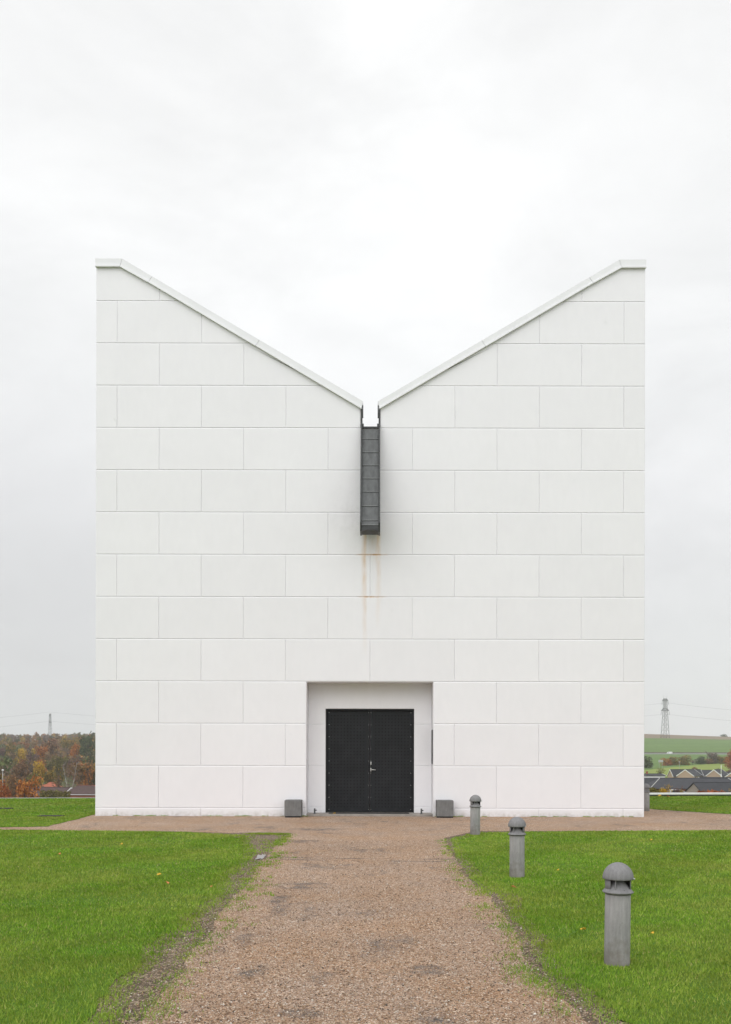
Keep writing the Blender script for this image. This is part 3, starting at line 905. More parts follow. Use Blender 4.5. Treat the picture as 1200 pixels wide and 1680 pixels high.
# fallen leaves
M['leafy'] = simple('fallen_leaf_yellow', (.62, .38, .04), .7, .2, 40); M['leafo'] = simple('fallen_leaf_orange', (.58, .22, .08), .7, .2, 40)
leaf_spots = [(958, 1532, 'y', .05, 'yellow fallen leaf on the grass left of the nearest bollard'), (844, 1461, 'o', .05, 'orange fallen leaf on the grass below the middle bollard'),
              (916, 1432, 'y', .04, 'yellow fallen leaf on the grass right of the middle bollard'), (1071, 1538, 'y', .035, 'small yellow fallen leaf right of the nearest bollard'),
              (1069, 1381, 'y', .05, 'yellow fallen leaf far back on the right lawn'), (98, 1407, 'o', .05, 'orange fallen leaf on the left lawn'),
              (275, 1455, 'o', .05, 'orange fallen leaf near the middle of the left lawn'), (262, 1441, 'y', .045, 'yellow fallen leaf near the middle of the left lawn'),
              (549, 1337.5, 'y', .07, 'yellow fallen leaf on the entrance step'), (1083, 1306.5, 'y', .10, 'yellow fallen leaf at the far edge of the back lawn'),
              (1097, 1308, 'o', .09, 'orange fallen leaf at the far edge of the back lawn'), (200, 1390, 'y', .05, 'yellow fallen leaf far back on the left lawn'),
              (348, 1461, 'o', .04, 'small orange fallen leaf by the bare edge of the left lawn')]
for (px, py, c, s, lab) in leaf_spots:
    mb = MB(); n_ = 10; up_ = []
    for k in range(n_):
        a = 2 * math.pi * k / n_; r = s * (.5 + .2 * math.cos(2 * a) + .08 * ((k * 37) % 5 - 2) / 2)
        up_.append((r * math.cos(a), r * math.sin(a), .35 * s * abs(math.sin(a)) + .1 * s * math.cos(a)))
    lo_ = [(x, y, z - .002) for x, y, z in up_]
    A = [mb.bm.verts.new(p) for p in up_]; B = [mb.bm.verts.new(p) for p in lo_]
    mb.bm.faces.new(A); mb.bm.faces.new(B[::-1])
    for k in range(n_): mb.bm.faces.new((A[k], A[(k + 1) % n_], B[(k + 1) % n_], B[k]))
    o = mb.build('fallen_leaf', M['leafy' if c == 'y' else 'leafo'])
    x, y = G(px, py); zz = .042 if py > 1345 or py < 1310 else .056
    if 540 < px < 560: y = FY + .15; x = (px - 607) / 66
    o.location = (x, y, zz); o.rotation_euler = (R(25), 0, R(px * 7 % 360)); tag(o, lab, 'leaf', 'fallen autumn leaves')

M['slab'] = simple('dark_slab', (.05, .045, .04), .9, .3, 8)
for px, py, wd_, lab in ((84, 1340.5, .60, 'dark flat slab sunk in the back lawn near the gravel curve'), (4, 1328.3, .55, 'dark flat slab sunk in the back lawn at the left picture edge')):
    x, y = G(px, py); mb = MB(); mb.box(-wd_ / 2, wd_ / 2, -.14, .14, -.05, .022, .01); mb.box(-wd_ / 2 + .06, wd_ / 2 - .06, -.09, .09, .0225, .027, .002)
    o = mb.build('stone_slab', M['slab']); o.location = (x, y, 0); tag(o, lab, 'slab', 'slabs in the back lawn')

# ------------------------------------------------------------------ retaining wall behind the lawn
M['pale_cap'] = simple('pale_cap', (.42, .42, .40), .8, .15, 2); M['dull_cap'] = simple('dull_cap', (.26, .26, .245), .9, .2, 2); M['wallshade'] = simple('wall_shaded_grey', (.13, .13, .13), .9, .2, 3); M['copwhite'] = simple('white_coping', (.78, .78, .77), .7, .05, 2)  # boundary wall's dark grey has the coping's shade painted into the concrete
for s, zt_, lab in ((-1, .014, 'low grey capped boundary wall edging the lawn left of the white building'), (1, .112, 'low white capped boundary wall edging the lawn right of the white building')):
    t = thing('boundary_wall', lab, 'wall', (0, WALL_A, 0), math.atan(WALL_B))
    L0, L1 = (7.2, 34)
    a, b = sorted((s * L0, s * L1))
    mb = MB(); mb.box(a, b, -.1, .2, -3.2, zt_ - .055); mb.build('wall', M['wallshade'], t)
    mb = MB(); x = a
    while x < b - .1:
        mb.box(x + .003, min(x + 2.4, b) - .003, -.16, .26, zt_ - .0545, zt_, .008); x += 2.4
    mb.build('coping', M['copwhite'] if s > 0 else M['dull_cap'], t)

# ------------------------------------------------------------------ trees
def leaf_mat(name, a, b, c):
    n = N(name, .85, .1); r = n.island()
    n.col(n.hsv(n.ramp(r, [(0, a), (.5, b), (1, c)]), v=n.rng(n.noise(.5, 3), .3, .7, .75, 1.25))); return n.m
LM = {
    'orange': leaf_mat('orange_leaves', (0.205, 0.070, 0.019), (0.384, 0.141, 0.038), (0.538, 0.230, 0.064)),
    'rust': leaf_mat('rust_leaves', (0.166, 0.051, 0.026), (0.333, 0.102, 0.038), (0.435, 0.166, 0.064)),
    'yellow': leaf_mat('yellow_leaves', (0.282, 0.166, 0.026), (0.486, 0.307, 0.038), (0.640, 0.422, 0.077)),
    'brown': leaf_mat('brown_leaves', (0.128, 0.070, 0.038), (0.218, 0.122, 0.064), (0.320, 0.179, 0.090)),
    'olive': leaf_mat('olive_leaves', (0.090, 0.083, 0.026), (0.166, 0.147, 0.045), (0.256, 0.211, 0.064)),
    'green': leaf_mat('green_leaves', (0.038, 0.058, 0.023), (0.070, 0.096, 0.036), (0.128, 0.147, 0.051)),
    'gold': leaf_mat('green_gold_leaves', (0.077, 0.083, 0.026), (0.179, 0.141, 0.038), (0.422, 0.256, 0.051)),
    'twig': leaf_mat('bare_twigs', (0.128, 0.102, 0.096), (0.205, 0.166, 0.147), (0.282, 0.230, 0.198)),
    'plum': leaf_mat('purple_brown_twigs', (0.109, 0.064, 0.058), (0.179, 0.109, 0.096), (0.256, 0.166, 0.128)),
}
M['bark'] = simple('bark', (.09, .07, .055), .95, .3, 2); M['birch'] = simple('pale_bark', (.30, .27, .25), .9, .3, 2)
def crown_tris(rr, lobes, n, size, fill=.45):
    """leaf triangles spread through several uneven lobes of a unit crown (radius .5, z .2 - 1)"""
    L = []
    for _ in range(lobes):
        a = rr.uniform(0, 2 * math.pi); q = math.sqrt(rr.rand()) * .30; z = rr.uniform(.16, .82)
        L.append((q * math.cos(a), q * math.sin(a), z, rr.uniform(.13, .24)))
    L.append((0, 0, .6, .28)); L.append((.03, 0, .33, .27))
    W = np.array([l[3] ** 2 for l in L]); idx = rr.choice(len(L), n, p=W / W.sum())
    L = np.array(L)[idx]
    d = rr.normal(size=(n, 3)); d /= np.linalg.norm(d, axis=1)[:, None]
    rad = L[:, 3] * (fill + (1 - fill) * rr.rand(n)) * rr.uniform(.85, 1.2, n)
    c = L[:, :3] + d * rad[:, None]
    a = rr.normal(size=(n, 3)); a /= np.linalg.norm(a, axis=1)[:, None]
    b = np.cross(a, rr.normal(size=(n, 3))); b /= np.linalg.norm(b, axis=1)[:, None]
    s = size * rr.uniform(.6, 1.5, n)[:, None]
    return np.stack([c + a * s, c - a * s * .6 + b * s * .7, c - a * s * .6 - b * s * .7], 1)
def twig_tris(rr, n, limbs):
    """long thin slivers: a leafless crown"""
    p = []
    for _ in range(n):
        A = limbs[rr.randint(len(limbs))]; t = rr.uniform(.3, 1)
        a = A[0].lerp(A[1], t); d = (A[1] - A[0]).normalized() * .6 + Vector(rr.normal(size=3)) * .5; d.z = abs(d.z) * .7 + .1
        b = a + d.normalized() * rr.uniform(.05, .16)
        q = d.cross(Vector(rr.normal(size=3))).normalized() * .006
        p.append([a - q, a + q, b])
    return np.array([[list(v) for v in t] for t in p])
def bush_tris(rr, n):
    v = crown_tris(rr, 16, n, .036, .5); z = v[:, :, 2]
    v[:, :, 2] = (z - .08) * 1.06
    v[: n // 3, :, 2] *= .55; v[: n // 3, :, :2] *= 1.15
    return v
PROTO = []
for k in range(9):
    rr = np.random.RandomState(40 + k)
    limbs = []; mb = MB()
    mb.bar((0, 0, -.05), (.01, 0, .34), .028, .02, 6)
    for q in range(8):
        a = q * 2.4 + rr.rand(); e = Vector((math.cos(a) * rr.uniform(.18, .36), math.sin(a) * rr.uniform(.18, .36), rr.uniform(.6, .92)))
        s0 = Vector((.01, 0, rr.uniform(.2, .34))); mid = s0.lerp(e, .5) + Vector((0, 0, .06))
        mb.bar(s0, mid, .014, .009, 4); mb.bar(mid, e, .009, .003, 4); limbs += [(s0, mid), (mid, e)]
    tm = mb.build('trunk', M['bark'])
    me_t = tm.data; bpy.data.objects.remove(tm)
    if k < 5: me_c = tri_mesh('crown', crown_tris(rr, 9 + k, 1500, .034), LM['orange'])
    elif k > 6: me_c = tri_mesh('crown', bush_tris(rr, 2000), LM['orange'])
    elif k == 5: me_c = tri_mesh('crown', np.concatenate([twig_tris(rr, 900, limbs), crown_tris(rr, 9, 160, .02)]), LM['twig'])
    else: me_c = tri_mesh('crown', crown_tris(rr, 14, 420, .03), LM['orange'])
    PROTO.append((me_t, me_c))
def tree(px, top, wpx, Y, colour, label, k, name='tree', cat='tree', group=None, bark='bark', base=None):
    u = uu(px); gz = hgt(u, Y) if base is None else base
    zt_ = CZ - (top - VY) * Y / F; h = max(1.2, zt_ - gz) * 1.02; wm_ = wpx * Y / F
    t = thing(name, label, cat, (CX + u * Y, Y, gz - .1), (px * 1.7) % 6.28, group)
    t.scale = (wm_ / .92, wm_ / .92, h)
    for nm, me, mt in (('trunk', PROTO[k][0], M[bark]), ('crown', PROTO[k][1], LM[colour])):
        o = bpy.data.objects.new(nm, me); C.objects.link(o); o.parent = t
        o.material_slots[0].link = 'OBJECT'; o.material_slots[0].material = mt
    return t
CLEAR = [(85, 32, 350, 1284), (146, 22, 345, 1288), (36, 30, 400, 1245), (66, 26, 370, 1247), (34, 28, 560, 1228), (17, 18, 650, 1220), (100, 30, 480, 1240), (124, 22, 560, 1220), (98, 26, 340, 1250), (85, 30, 640, 1212)]
WG = 'autumn trees left of the white building'
for a in [
    (42, 1275, 50, 190, 'orange', 'rusty orange round tree nearest behind the left lawn edge', 0),
    (6, 1282, 34, 175, 'rust', 'red orange tree at the left picture edge behind the lawn', 1),
    (36, 1245, 36, 400, 'brown', 'round brown tree above the rusty orange tree', 2),
    (66, 1247, 26, 370, 'yellow', 'bright yellow tree above the red tiled roof', 3),
    (34, 1228, 30, 560, 'yellow', 'low domed golden yellow tree high in the left wood', 4),
    (17, 1220, 22, 650, 'gold', 'green tree with orange top left above the golden domed tree', 0),
    (10, 1242, 32, 480, 'green', 'dark green tree below the golden domed tree at the left', 1),
    (84, 1211, 44, 640, 'brown', 'broad orange brown tree below the left pylon', 2),
    (100, 1238, 36, 480, 'olive', 'drooping olive tree in the middle of the left wood', 3),
    (124, 1220, 26, 560, 'orange', 'narrow orange tree before the dark green trees by the wall corner', 4),
    (112, 1211, 28, 720, 'gold', 'yellow green tree right of the left pylon', 1),
    (142, 1203, 34, 640, 'green', 'tall dark green tree against the white wall edge', 0),
    (98, 1250, 30, 340, 'gold', 'thin tree with scattered golden leaves above the brown roof', 6),
    (146, 1245, 26, 345, 'orange', 'orange brown tree beside the lower left edge of the white wall', 6),
    (52, 1231, 26, 520, 'plum', 'purple brown bare tree right of the golden domed tree', 2),
    (0, 1224, 26, 600, 'plum', 'purple brown tree cut by the left picture edge', 3),
    (6, 1262, 28, 300, 'twig', 'bare grey tree behind the white lamp at the left', 5),
    (22, 1270, 34, 255, 'brown', 'dull brown tree between the red orange tree and the rusty orange tree', 4),
    (58, 1267, 34, 310, 'olive', 'low olive green tree below the bright yellow tree', 4),
    (97, 1270, 30, 300, 'brown', 'low brown tree right behind the red tiled roof', 6),
    (130, 1262, 26, 320, 'brown', 'sparse brown tree behind the gabled brown roof', 6),
    (70, 1222, 28, 600, 'orange', 'rust brown tree left below the pylon', 3),
    (128, 1240, 30, 470, 'plum', 'dark purple brown tree left of the wall edge', 1),
    (82, 1262, 26, 350, 'gold', 'gold speckled green tree between the yellow tree and the birch', 3),
]: tree(*a, name='autumn_tree', group=WG)
# birch with two pale stems
bx_ = P(115, 1290, 290); gz = hgt(uu(115), 290)
t = thing('birch_tree', 'bare birch with two pale stems above the brown roofs', 'tree', (bx_.x, 290, gz), 0, WG)
mb = MB()
for e in ((-2.2, .3, 10.6), (2.3, -.2, 11.2)):
    a = Vector((.1 * e[0], 0, 0)); m_ = Vector((e[0] * .62, 0, 6.2)); mb.bar(a, m_, .16, .11, 6); mb.bar(m_, e, .11, .04, 6)
    for q in range(7):
        s0 = m_.lerp(Vector(e), q / 7); mb.bar(s0, s0 + Vector((random.Random(q).uniform(-1.6, 1.6), random.Random(q + 9).uniform(-1, 1), 1.8)), .05, .02, 4)
mb.build('trunk', M['birch'], t)
rr = np.random.RandomState(5); v = crown_tris(rr, 10, 420, .02) * np.array([7.5, 7.5, 12.5]); v[:, :, 2] += 1.0
o = bpy.data.objects.new('crown', tri_mesh('crown', v, LM['plum'])); C.objects.link(o); o.parent = t

# the wood behind as one mass
rr = np.random.RandomState(11); V, COLR = [], []
cols = np.array([(.29, .145, .05), (.21, .135, .07), (.18, .13, .09), (.18, .155, .055), (.10, .115, .045), (.36, .24, .045), (.18, .13, .10), (.25, .155, .065), (.31, .125, .045), (.15, .135, .06)])
for i in range(1700):
    Y = (400 * (1480 / 400) ** (rr.rand() ** .8)) if i > 200 else rr.uniform(290, 400); u = rr.uniform(-.62, -.16)
    gz = hgt(u, Y); h = rr.uniform(9, 14.5) ; w_ = rr.uniform(8, 13)
    ipx = VX + u * F; itop = VY + (CZ - gz - h) * F / Y; iw = w_ * F / Y
    if any(Y < cY and abs(ipx - cp_) < (cw + iw) / 2 * .8 and itop < ct_ + cw * .55 for cp_, cw, cY, ct_ in CLEAR): continue
    nl = int(150 if Y < 800 else 90)
    if -.42 < u < -.285: nl = int(nl * 2.2)
    tr = crown_tris(rr, 5, nl, .055 if nl > 200 else .085) * np.array([w_, w_, h]) + np.array([u * Y, Y, gz - .5])
    V.append(tr); c = cols[rr.randint(len(cols))] * rr.uniform(.75, 1.2)
    COLR.append(np.repeat(np.clip(c * rr.uniform(.75, 1.25, (nl, 1)), 0, 1), 3, 0))
V = np.concatenate(V); COLR = np.concatenate(COLR)
n_ = N('wood_leaves', .9, .1); at = n_.t.nodes.new('ShaderNodeAttribute'); at.attribute_name = 'leaf_colour'; n_.col(at.outputs['Color'])
me = tri_mesh('woodland', V, n_.m)
ca = me.color_attributes.new('leaf_colour', 'FLOAT_COLOR', 'POINT')
ca.data.foreach_set('color', np.concatenate([COLR, np.ones((len(COLR), 1))], 1).reshape(-1).astype(np.float32))
o = bpy.data.objects.new('woodland', me); C.objects.link(o)
tag(o, 'far autumn wood covering the hillside on the left', 'wood', kind='stuff')

# hedgerow trees, right
HG = 'hedgerow trees between the meadow and the upper field'
for a in [
    (1060, 1237, 29, 610, 'green', 'dark green tree touching the right edge of the white wall', 7),
    (1094, 1242, 21, 690, 'orange', 'orange tree at the left end of the hedgerow', 8),
    (1105, 1238.5, 22, 700, 'gold', 'yellow topped tree second from the left in the hedgerow', 7),
    (1122, 1237, 26, 710, 'gold', 'dark green tree with gold top in the hedgerow below the van', 8),
    (1137, 1243, 21, 715, 'twig', 'pale bare bush in the gap of the hedgerow', 5),
    (1150, 1238, 21, 725, 'green', 'small dark green round tree in the middle of the hedgerow', 7),
    (1162, 1242, 18, 730, 'brown', 'low brown bush beside the tallest hedgerow tree', 7),
    (1169, 1229, 31, 735, 'twig', 'tallest grey brown tree in the hedgerow', 5),
    (1172, 1234, 26, 738, 'plum', 'broad grey purple tree under the tallest hedgerow tree', 8),
    (1186, 1238, 23, 735, 'gold', 'green tree with golden top at the right end of the hedgerow', 7),
    (1200, 1227, 26, 600, 'rust', 'red brown tree at the right picture edge', 8),
    (1084, 1256, 23, 440, 'olive', 'thin yellowish tree standing before the meadow', 6),
    (1107, 1266, 18, 420, 'brown', 'small brown bush left of the white gabled bungalow', 7),
    (1141, 1255.5, 13, 470, 'brown', 'tiny brown bush on the meadow above the dark roofs', 7),
    (1178, 1259, 18, 430, 'plum', 'dark purple bush behind the flagpole', 8),
    (1196, 1260, 21, 425, 'plum', 'dark purple bush right of the flagpole', 8),
]: tree(*a, name='hedgerow_tree', group=HG)
tree(1096, 1281, 20, 90, 'yellow', 'orange leaved small tree behind the white coping right of the building', 6, 'small_tree', group='shrubs behind the white coping', base=CZ - (1312 - VY) * 90 / F)
tree(1112, 1285, 24, 95, 'plum', 'bare twiggy shrub beside the orange leaved small tree', 5, 'shrub', 'shrub', 'shrubs behind the white coping', base=CZ - (1312 - VY) * 95 / F)
tree(1091, 1292, 16, 80, 'yellow', 'low yellow shrub right above the white coping', 1, 'shrub', 'shrub', 'shrubs behind the white coping', base=CZ - (1312 - VY) * 80 / F)
tree(1118, 1294, 12, 82, 'yellow', 'small golden shrub left of the front gable', 6, 'shrub', 'shrub', 'shrubs behind the white coping', base=CZ - (1312 - VY) * 82 / F)
tree(1155, 1294, 12, 84, 'orange', 'small orange shrub right of the front gable', 6, 'shrub', 'shrub', 'shrubs behind the white coping', base=CZ - (1312 - VY) * 84 / F)
tree(1199, 1288, 14, 84, 'yellow', 'golden shrub at the right picture edge above the coping', 6, 'shrub', 'shrub', 'shrubs behind the white coping', base=CZ - (1312 - VY) * 84 / F)
tree(1188, 1203, 14, 1640, 'green', 'tiny tree clump on the right skyline', 2, 'skyline_tree', group=None)
# hedges: dense clipped masses of leaves
def hedge(x0, x1, y, Y, hpx, colour, label, n=1600):
    a, b = P(x0, y, Y), P(x1, y, Y); z0 = a.z - hpx * Y / F
    rr = np.random.RandomState(int(x0)); d = 1.2
    q = rr.rand(n, 3); q[:, 2] = q[:, 2] ** .6
    c = np.stack([a.x + (b.x - a.x) * q[:, 0], Y + d * (q[:, 1] - .5), z0 + (a.z - z0) * q[:, 2] + (fbm(q[:, 0] * 14, q[:, 0] * 3) - .5) * hpx * .06], 1)
    e = rr.normal(size=(n, 3)) * .12; f = rr.normal(size=(n, 3)) * .12
    o = bpy.data.objects.new('hedge', tri_mesh('hedge', np.stack([c + e, c - e * .5 + f, c - e * .5 - f], 1), LM[colour])); C.objects.link(o)
    tag(o, label, 'hedge')
hedge(1060, 1086, 1293.5, 120, 28, 'olive', 'dull green hedge under the eaves at the right corner of the building')
hedge(1143, 1215, 1297.5, 120, 22, 'rust', 'rust coloured hedge along the dark roof at the right')
hedge(66, 115, 1298, 225, 26, 'olive', 'brown green hedge in front of the left brown roof', 2600)

# ------------------------------------------------------------------ houses in the valley
def tile_mat(name, col):
    n = N(name, .8, .25); X = n.xyz()
    c = n.hsv(col, v=n.rng(n.noise(1.2, 5, .7), .3, .7, .82, 1.18))
    st = n.math('FRACT', n.math('MULTIPLY', X[2], 5.0)); c = n.hsv(c, v=n.rng(st, 0, .25, .8, 1.0))
    n.col(c); return n.m
def brick_mat(name, col):
    n = N(name, .9, .2); c = n.hsv(col, v=n.rng(n.noise(6, 5, .75), .3, .7, .85, 1.15)); n.col(c); return n.m
M['slate'] = tile_mat('dark_roof', (.055, .056, .063)); M['slate2'] = tile_mat('darker_roof', (.045, .046, .052))
M['browntile'] = tile_mat('brown_roof', (.085, .055, .052)); M['redtile'] = tile_mat('red_roof', (.36, .115, .07))
M['beige'] = brick_mat('beige_brick', (.42, .31, .24)); M['greybrick'] = brick_mat('grey_brick', (.33, .28, .24)); M['redbrick'] = brick_mat('red_brick', (.32, .12, .08)); M['tan'] = brick_mat('tan_board', (.33, .22, .14))
M['white'] = simple('white_board', (.8, .8, .8), .6, .03); M['glass'] = simple('window_glass', (.05, .06, .07), .1, .1, spec=.6)
def house(label, px, y_ridge, Y, length, width, y_eave, rz, wall, roof, verge=None, chimney=False, hip=0.0, name='house', anchor='c', gz=None, ov=.35, win=True, gut='frame', hipcap=False):
    """ridge along local x; anchor 'l': the left gable apex sits at px, 'c': the middle"""
    a = P(px, y_ridge, Y); zr = a.z; ze = CZ - (y_eave - VY) * Y / F
    g = hgt(uu(px), Y) if gz is None else gz
    g = min(g, ze - 2.2)
    t = thing(name, label, 'house', (a.x, Y, g), R(rz), 'houses in the valley')
    x0, x1 = (0, length) if anchor == 'l' else (-length, 0) if anchor == 'r' else (-length / 2, length / 2)
    hw = width / 2; zr -= g; ze -= g
    zw = zr - .16                        # wall apex under the roof
    sl_ = (zr - ze) / (hw + ov)
    mb = MB()
    ew = zw - hw * sl_
    if hip: mb.xprism([(-hw, -.5), (hw, -.5), (hw, ew), (-hw, ew)], x0 + .2, x1 - .2)
    else: mb.xprism([(-hw, -.5), (hw, -.5), (hw, ew), (0, zw), (-hw, ew)], x0 + .2, x1 - .2)
    mb.build('wall', wall, t)
    mb = MB(); th = .14
    if hip:
        A = [(x0, -hw - ov, ze), (x1, -hw - ov, ze), (x1, hw + ov, ze), (x0, hw + ov, ze)]
        Rg = [(x0 + hip, 0, zr), (x1 - hip, 0, zr)] if length > 2 * hip else [((x0 + x1) / 2 - .2, 0, zr), ((x0 + x1) / 2 + .2, 0, zr)]
        for dz in (0, -th):
            q = lambda p: (p[0], p[1], p[2] + dz)
            for f in ((A[0], A[1], Rg[1], Rg[0]), (A[2], A[3], Rg[0], Rg[1]), (A[3], A[0], Rg[0]), (A[1], A[2], Rg[1])): mb.face([q(p) for p in f])
        for i in range(4):
            p, q = A[i], A[(i + 1) % 4]; mb.face([p, q, (q[0], q[1], q[2] - th), (p[0], p[1], p[2] - th)])
    else:
        prof = [(-hw - ov, ze), (0, zr), (hw + ov, ze), (hw + ov, ze - th), (0, zr - th), (-hw - ov, ze - th)]
        mb.xprism(prof, x0, x1)
    rf = mb.build('roof', roof, t)
    if hipcap:
        for k, r_ in ((0, 0), (1, 1)):
            mb = MB(); mb.bar(A[k], Rg[r_], .11, .11, 6); mb.build('hip_tile', M['pale_cap'], rf)
    mb = MB(); mb.bar((x0 + (hip or .02), 0, zr), (x1 - (hip or .02), 0, zr), .13, .13, 6); mb.build('ridge_tile', roof, rf)
    if verge:
        for s, xx in ((-1, x0), (1, x1)):
            mb = MB()
            for q in (-1, 1):
                y1, z1 = q * (hw + ov + .02), ze + .06
                pts_ = [(0, zr + .08), (y1, z1), (y1, z1 - .34), (0, zr - .26)]
                mb.xprism(pts_, *sorted((xx + s * .002, xx + s * .07)))
            mb.build('bargeboard', verge, t)
    if chimney:
        mb = MB(); cx_ = x0 + (x1 - x0) * .4; mb.box(cx_ - .3, cx_ + .3, -.28, .28, zr - .5, zr + .75); mb.box(cx_ - .36, cx_ + .36, -.34, .34, zr + .751, zr + .86)
        mb.build('chimney', M['redbrick'], rf)
    if win:
        xs = [x0 + (x1 - x0) * k for k in (.22, .5, .78)]
        for x in xs:
            mb = MB(); z1 = min(ew - .25, 2.2); z0 = .9
            if z1 - z0 < .4: continue
            mb.box(x - .7, x + .7, -hw - .05, -hw + .05, z0, z1); f_ = mb.build('window', M['white'], t)
            mb = MB(); mb.box(x - .6, x + .6, -hw - .065, -hw - .0505, z0 + .1, z1 - .1); mb.build('pane', M['glass'], f_)
    # gutter along the front eave
    mb = MB(); mb.bar((x0, -hw - ov - .06, ze - .08), (x1, -hw - ov - .06, ze - .08), .07, .07, 6); mb.build('eave_gutter', M[gut], t)
    return t
M['pale_cap'] = simple('pale_cap', (.42, .42, .40), .8, .15, 2);
sh = M['slate']; s2 = M['slate2']; W = M['white']
# right of the building
house('long dark roofed house with a pale hip line at the right corner of the building', 1058, 1275.5, 245, 26, 9, 1291.5, 0, M['redbrick'], sh, None, hip=4.0, anchor='l', hipcap=True)
house('dark roofed house tucked against the right edge of the white building', 1086, 1275.8, 262, 16, 9, 1290, 0, M['redbrick'], s2, None, anchor='r')
house('dark roofed house nearest the coping with a beige brick gable', 1137.5, 1282.8, 200, 24, 8.5, 1299.5, 6, M['greybrick'], s2, None, anchor='l')
house('dark roofed house behind the nearest gable with light verges', 1147, 1274, 290, 22, 9, 1283, -12, M['greybrick'], sh, W, anchor='l')
house('house with a low tan gable facing the lawn below the flagpole', 1187, 1275, 262, 9, 4.4, 1281.2, 90 - 32, M['tan'], s2, None, anchor='l', win=False)
house('beige gabled bungalow with white bargeboards left of the flagpole row', 1124.5, 1261.5, 380, 12, 6.6, 1272, 90 - 36, M['beige'], sh, W, anchor='l')
house('beige gabled bungalow with white bargeboards beside the flagpole', 1171.5, 1261.5, 385, 12, 6.0, 1272, 90 - 36, M['beige'], sh, W, anchor='l')
house('beige gabled bungalow with white bargeboards at the right picture edge', 1203, 1264.5, 380, 12, 6.2, 1274, 90 - 36, M['beige'], sh, W, anchor='l')
house('low dark roof linking the two left white gabled bungalows', 1150, 1261.3, 392, 13, 7.5, 1272.5, 0, M['beige'], s2, W, anchor='r', win=False)
house('low dark roof right of the left white gabled bungalow pair', 1151, 1262.2, 396, 4.5, 7.5, 1272.5, 0, M['beige'], sh, None, anchor='l', win=False)
house('low dark roof right of the flagpole', 1181, 1265.5, 400, 9, 7.5, 1274, 0, M['beige'], sh, None, anchor='l', win=False)
t = house('house with a deep white fascia against the right edge of the white wall', 1066, 1268.5, 330, 9, 8, 1270.5, 0, W, s2, W, chimney=True, anchor='c', win=False)
# left of the building
house('brown roofed house with a pale verge behind the left hedge', 117, 1293, 262, 14, 8.5, 1307, -15, M['redbrick'], M['browntile'], W, anchor='r')
house('brown hipped roof house with red brick walls beside the white wall', 141, 1290, 245, 9, 8.5, 1303, -4, M['redbrick'], M['browntile'], None, hip=2.2, anchor='c', gut='white')
house('red tiled hip roof house before the left wood', 85, 1284.5, 330, 7.5, 7, 1294, 10, M['redbrick'], M['redtile'], None, hip=3, anchor='c')
house('low red tiled roof left of the red hip roof', 64, 1288.5, 345, 8, 6, 1294, 0, M['redbrick'], M['redtile'], None, anchor='c')
house('red tiled roof peeping over the brown hipped roof', 146, 1289.5, 300, 7, 6, 1296, 0, M['redbrick'], M['redtile'], None, anchor='c')

# flag pole, lamps
def pole(name, label, cat, px, ytop, Y, r, mat, lamp=False, base=None):
    g = hgt(uu(px), Y) if base is None else base; a = P(px, ytop, Y)
    t = thing(name, label, cat, (a.x, Y, g)); h = a.z - g
    mb = MB(); mb.bar((0, 0, -.2), (0, 0, h * .5), r, r * .9, 8); mb.bar((0, 0, h * .5), (0, 0, h), r * .9, r * .6, 8); mb.build('pole', mat, t)
    mb = MB()
    if lamp: mb.lathe([(0, h - .1), (.22, h - .05), (.3, h + .1), (.22, h + .28), (0, h + .33)], 12)
    else: mb.lathe([(0, h - .02), (r, h), (r * 1.1, h + .1), (0, h + .2)], 10)
    mb.build('lamp_head' if lamp else 'finial', mat, t); return t
pole('flagpole', 'white bare flagpole rising between the gabled bungalows', 'flagpole', 1183.6, 1254, 372, .16, M['white'])
M['pale'] = simple('galvanised', (.40, .41, .42), .6)
pole('street_lamp', 'thin grey street lamp left of the white gabled bungalow', 'street lamp', 1115, 1249.5, 400, .09, M['pale'], True)
pole('street_lamp', 'white headed street lamp before the bare grey tree at the left', 'street lamp', 5, 1265.5, 240, .06, M['white'], True)
# road sign seen from behind
a = P(1084.5, 1247, 600); g = hgt(uu(1084.5), 600)
t = thing('road_sign', 'grey backed road sign on two posts left of the hedgerow', 'sign', (a.x, 600, g))
mb = MB(); mb.box(-1.5, 1.5, -.05, .05, a.z - g - .9, a.z - g + .5, .02); mb.build('board', M['pale'], t)
for s in (-1, 1):
    mb = MB(); mb.bar((s * 1.0, .1, -.2), (s * 1.0, .1, a.z - g + .4), .09, .09, 6); mb.build('post', M['pale'], t)
# crash barrier along the road
mb = MB(); pts_ = [(u, 988.5) for u in np.linspace(.2, .6, 60)]
t = thing('crash_barrier', 'pale steel crash barrier along the road on the hill', 'barrier')
mbp = MB()
for (u, Y), (u2, Y2) in zip(pts_, pts_[1:]):
    z, z2 = hgt(u, Y), hgt(u2, Y2)
    mb.face([(CX + u * Y, Y, z + .35), (CX + u2 * Y2, Y2, z2 + .35), (CX + u2 * Y2, Y2, z2 + .85), (CX + u * Y, Y, z + .85)])
    mb.face([(CX + u * Y, Y + .08, z + .35), (CX + u2 * Y2, Y2 + .08, z2 + .35), (CX + u2 * Y2, Y2 + .08, z2 + .85), (CX + u * Y, Y + .08, z + .85)])
    mb.face([(CX + u * Y, Y, z + .85), (CX + u2 * Y2, Y2, z2 + .85), (CX + u2 * Y2, Y2 + .08, z2 + .85), (CX + u * Y, Y + .08, z + .85)])
    mbp.bar((CX + u * Y, Y + .15, z - .2), (CX + u * Y, Y + .15, z + .8), .07, .07, 4)
mb.build('rail', M['pale'], t); mbp.build('post', M['pale'], t)
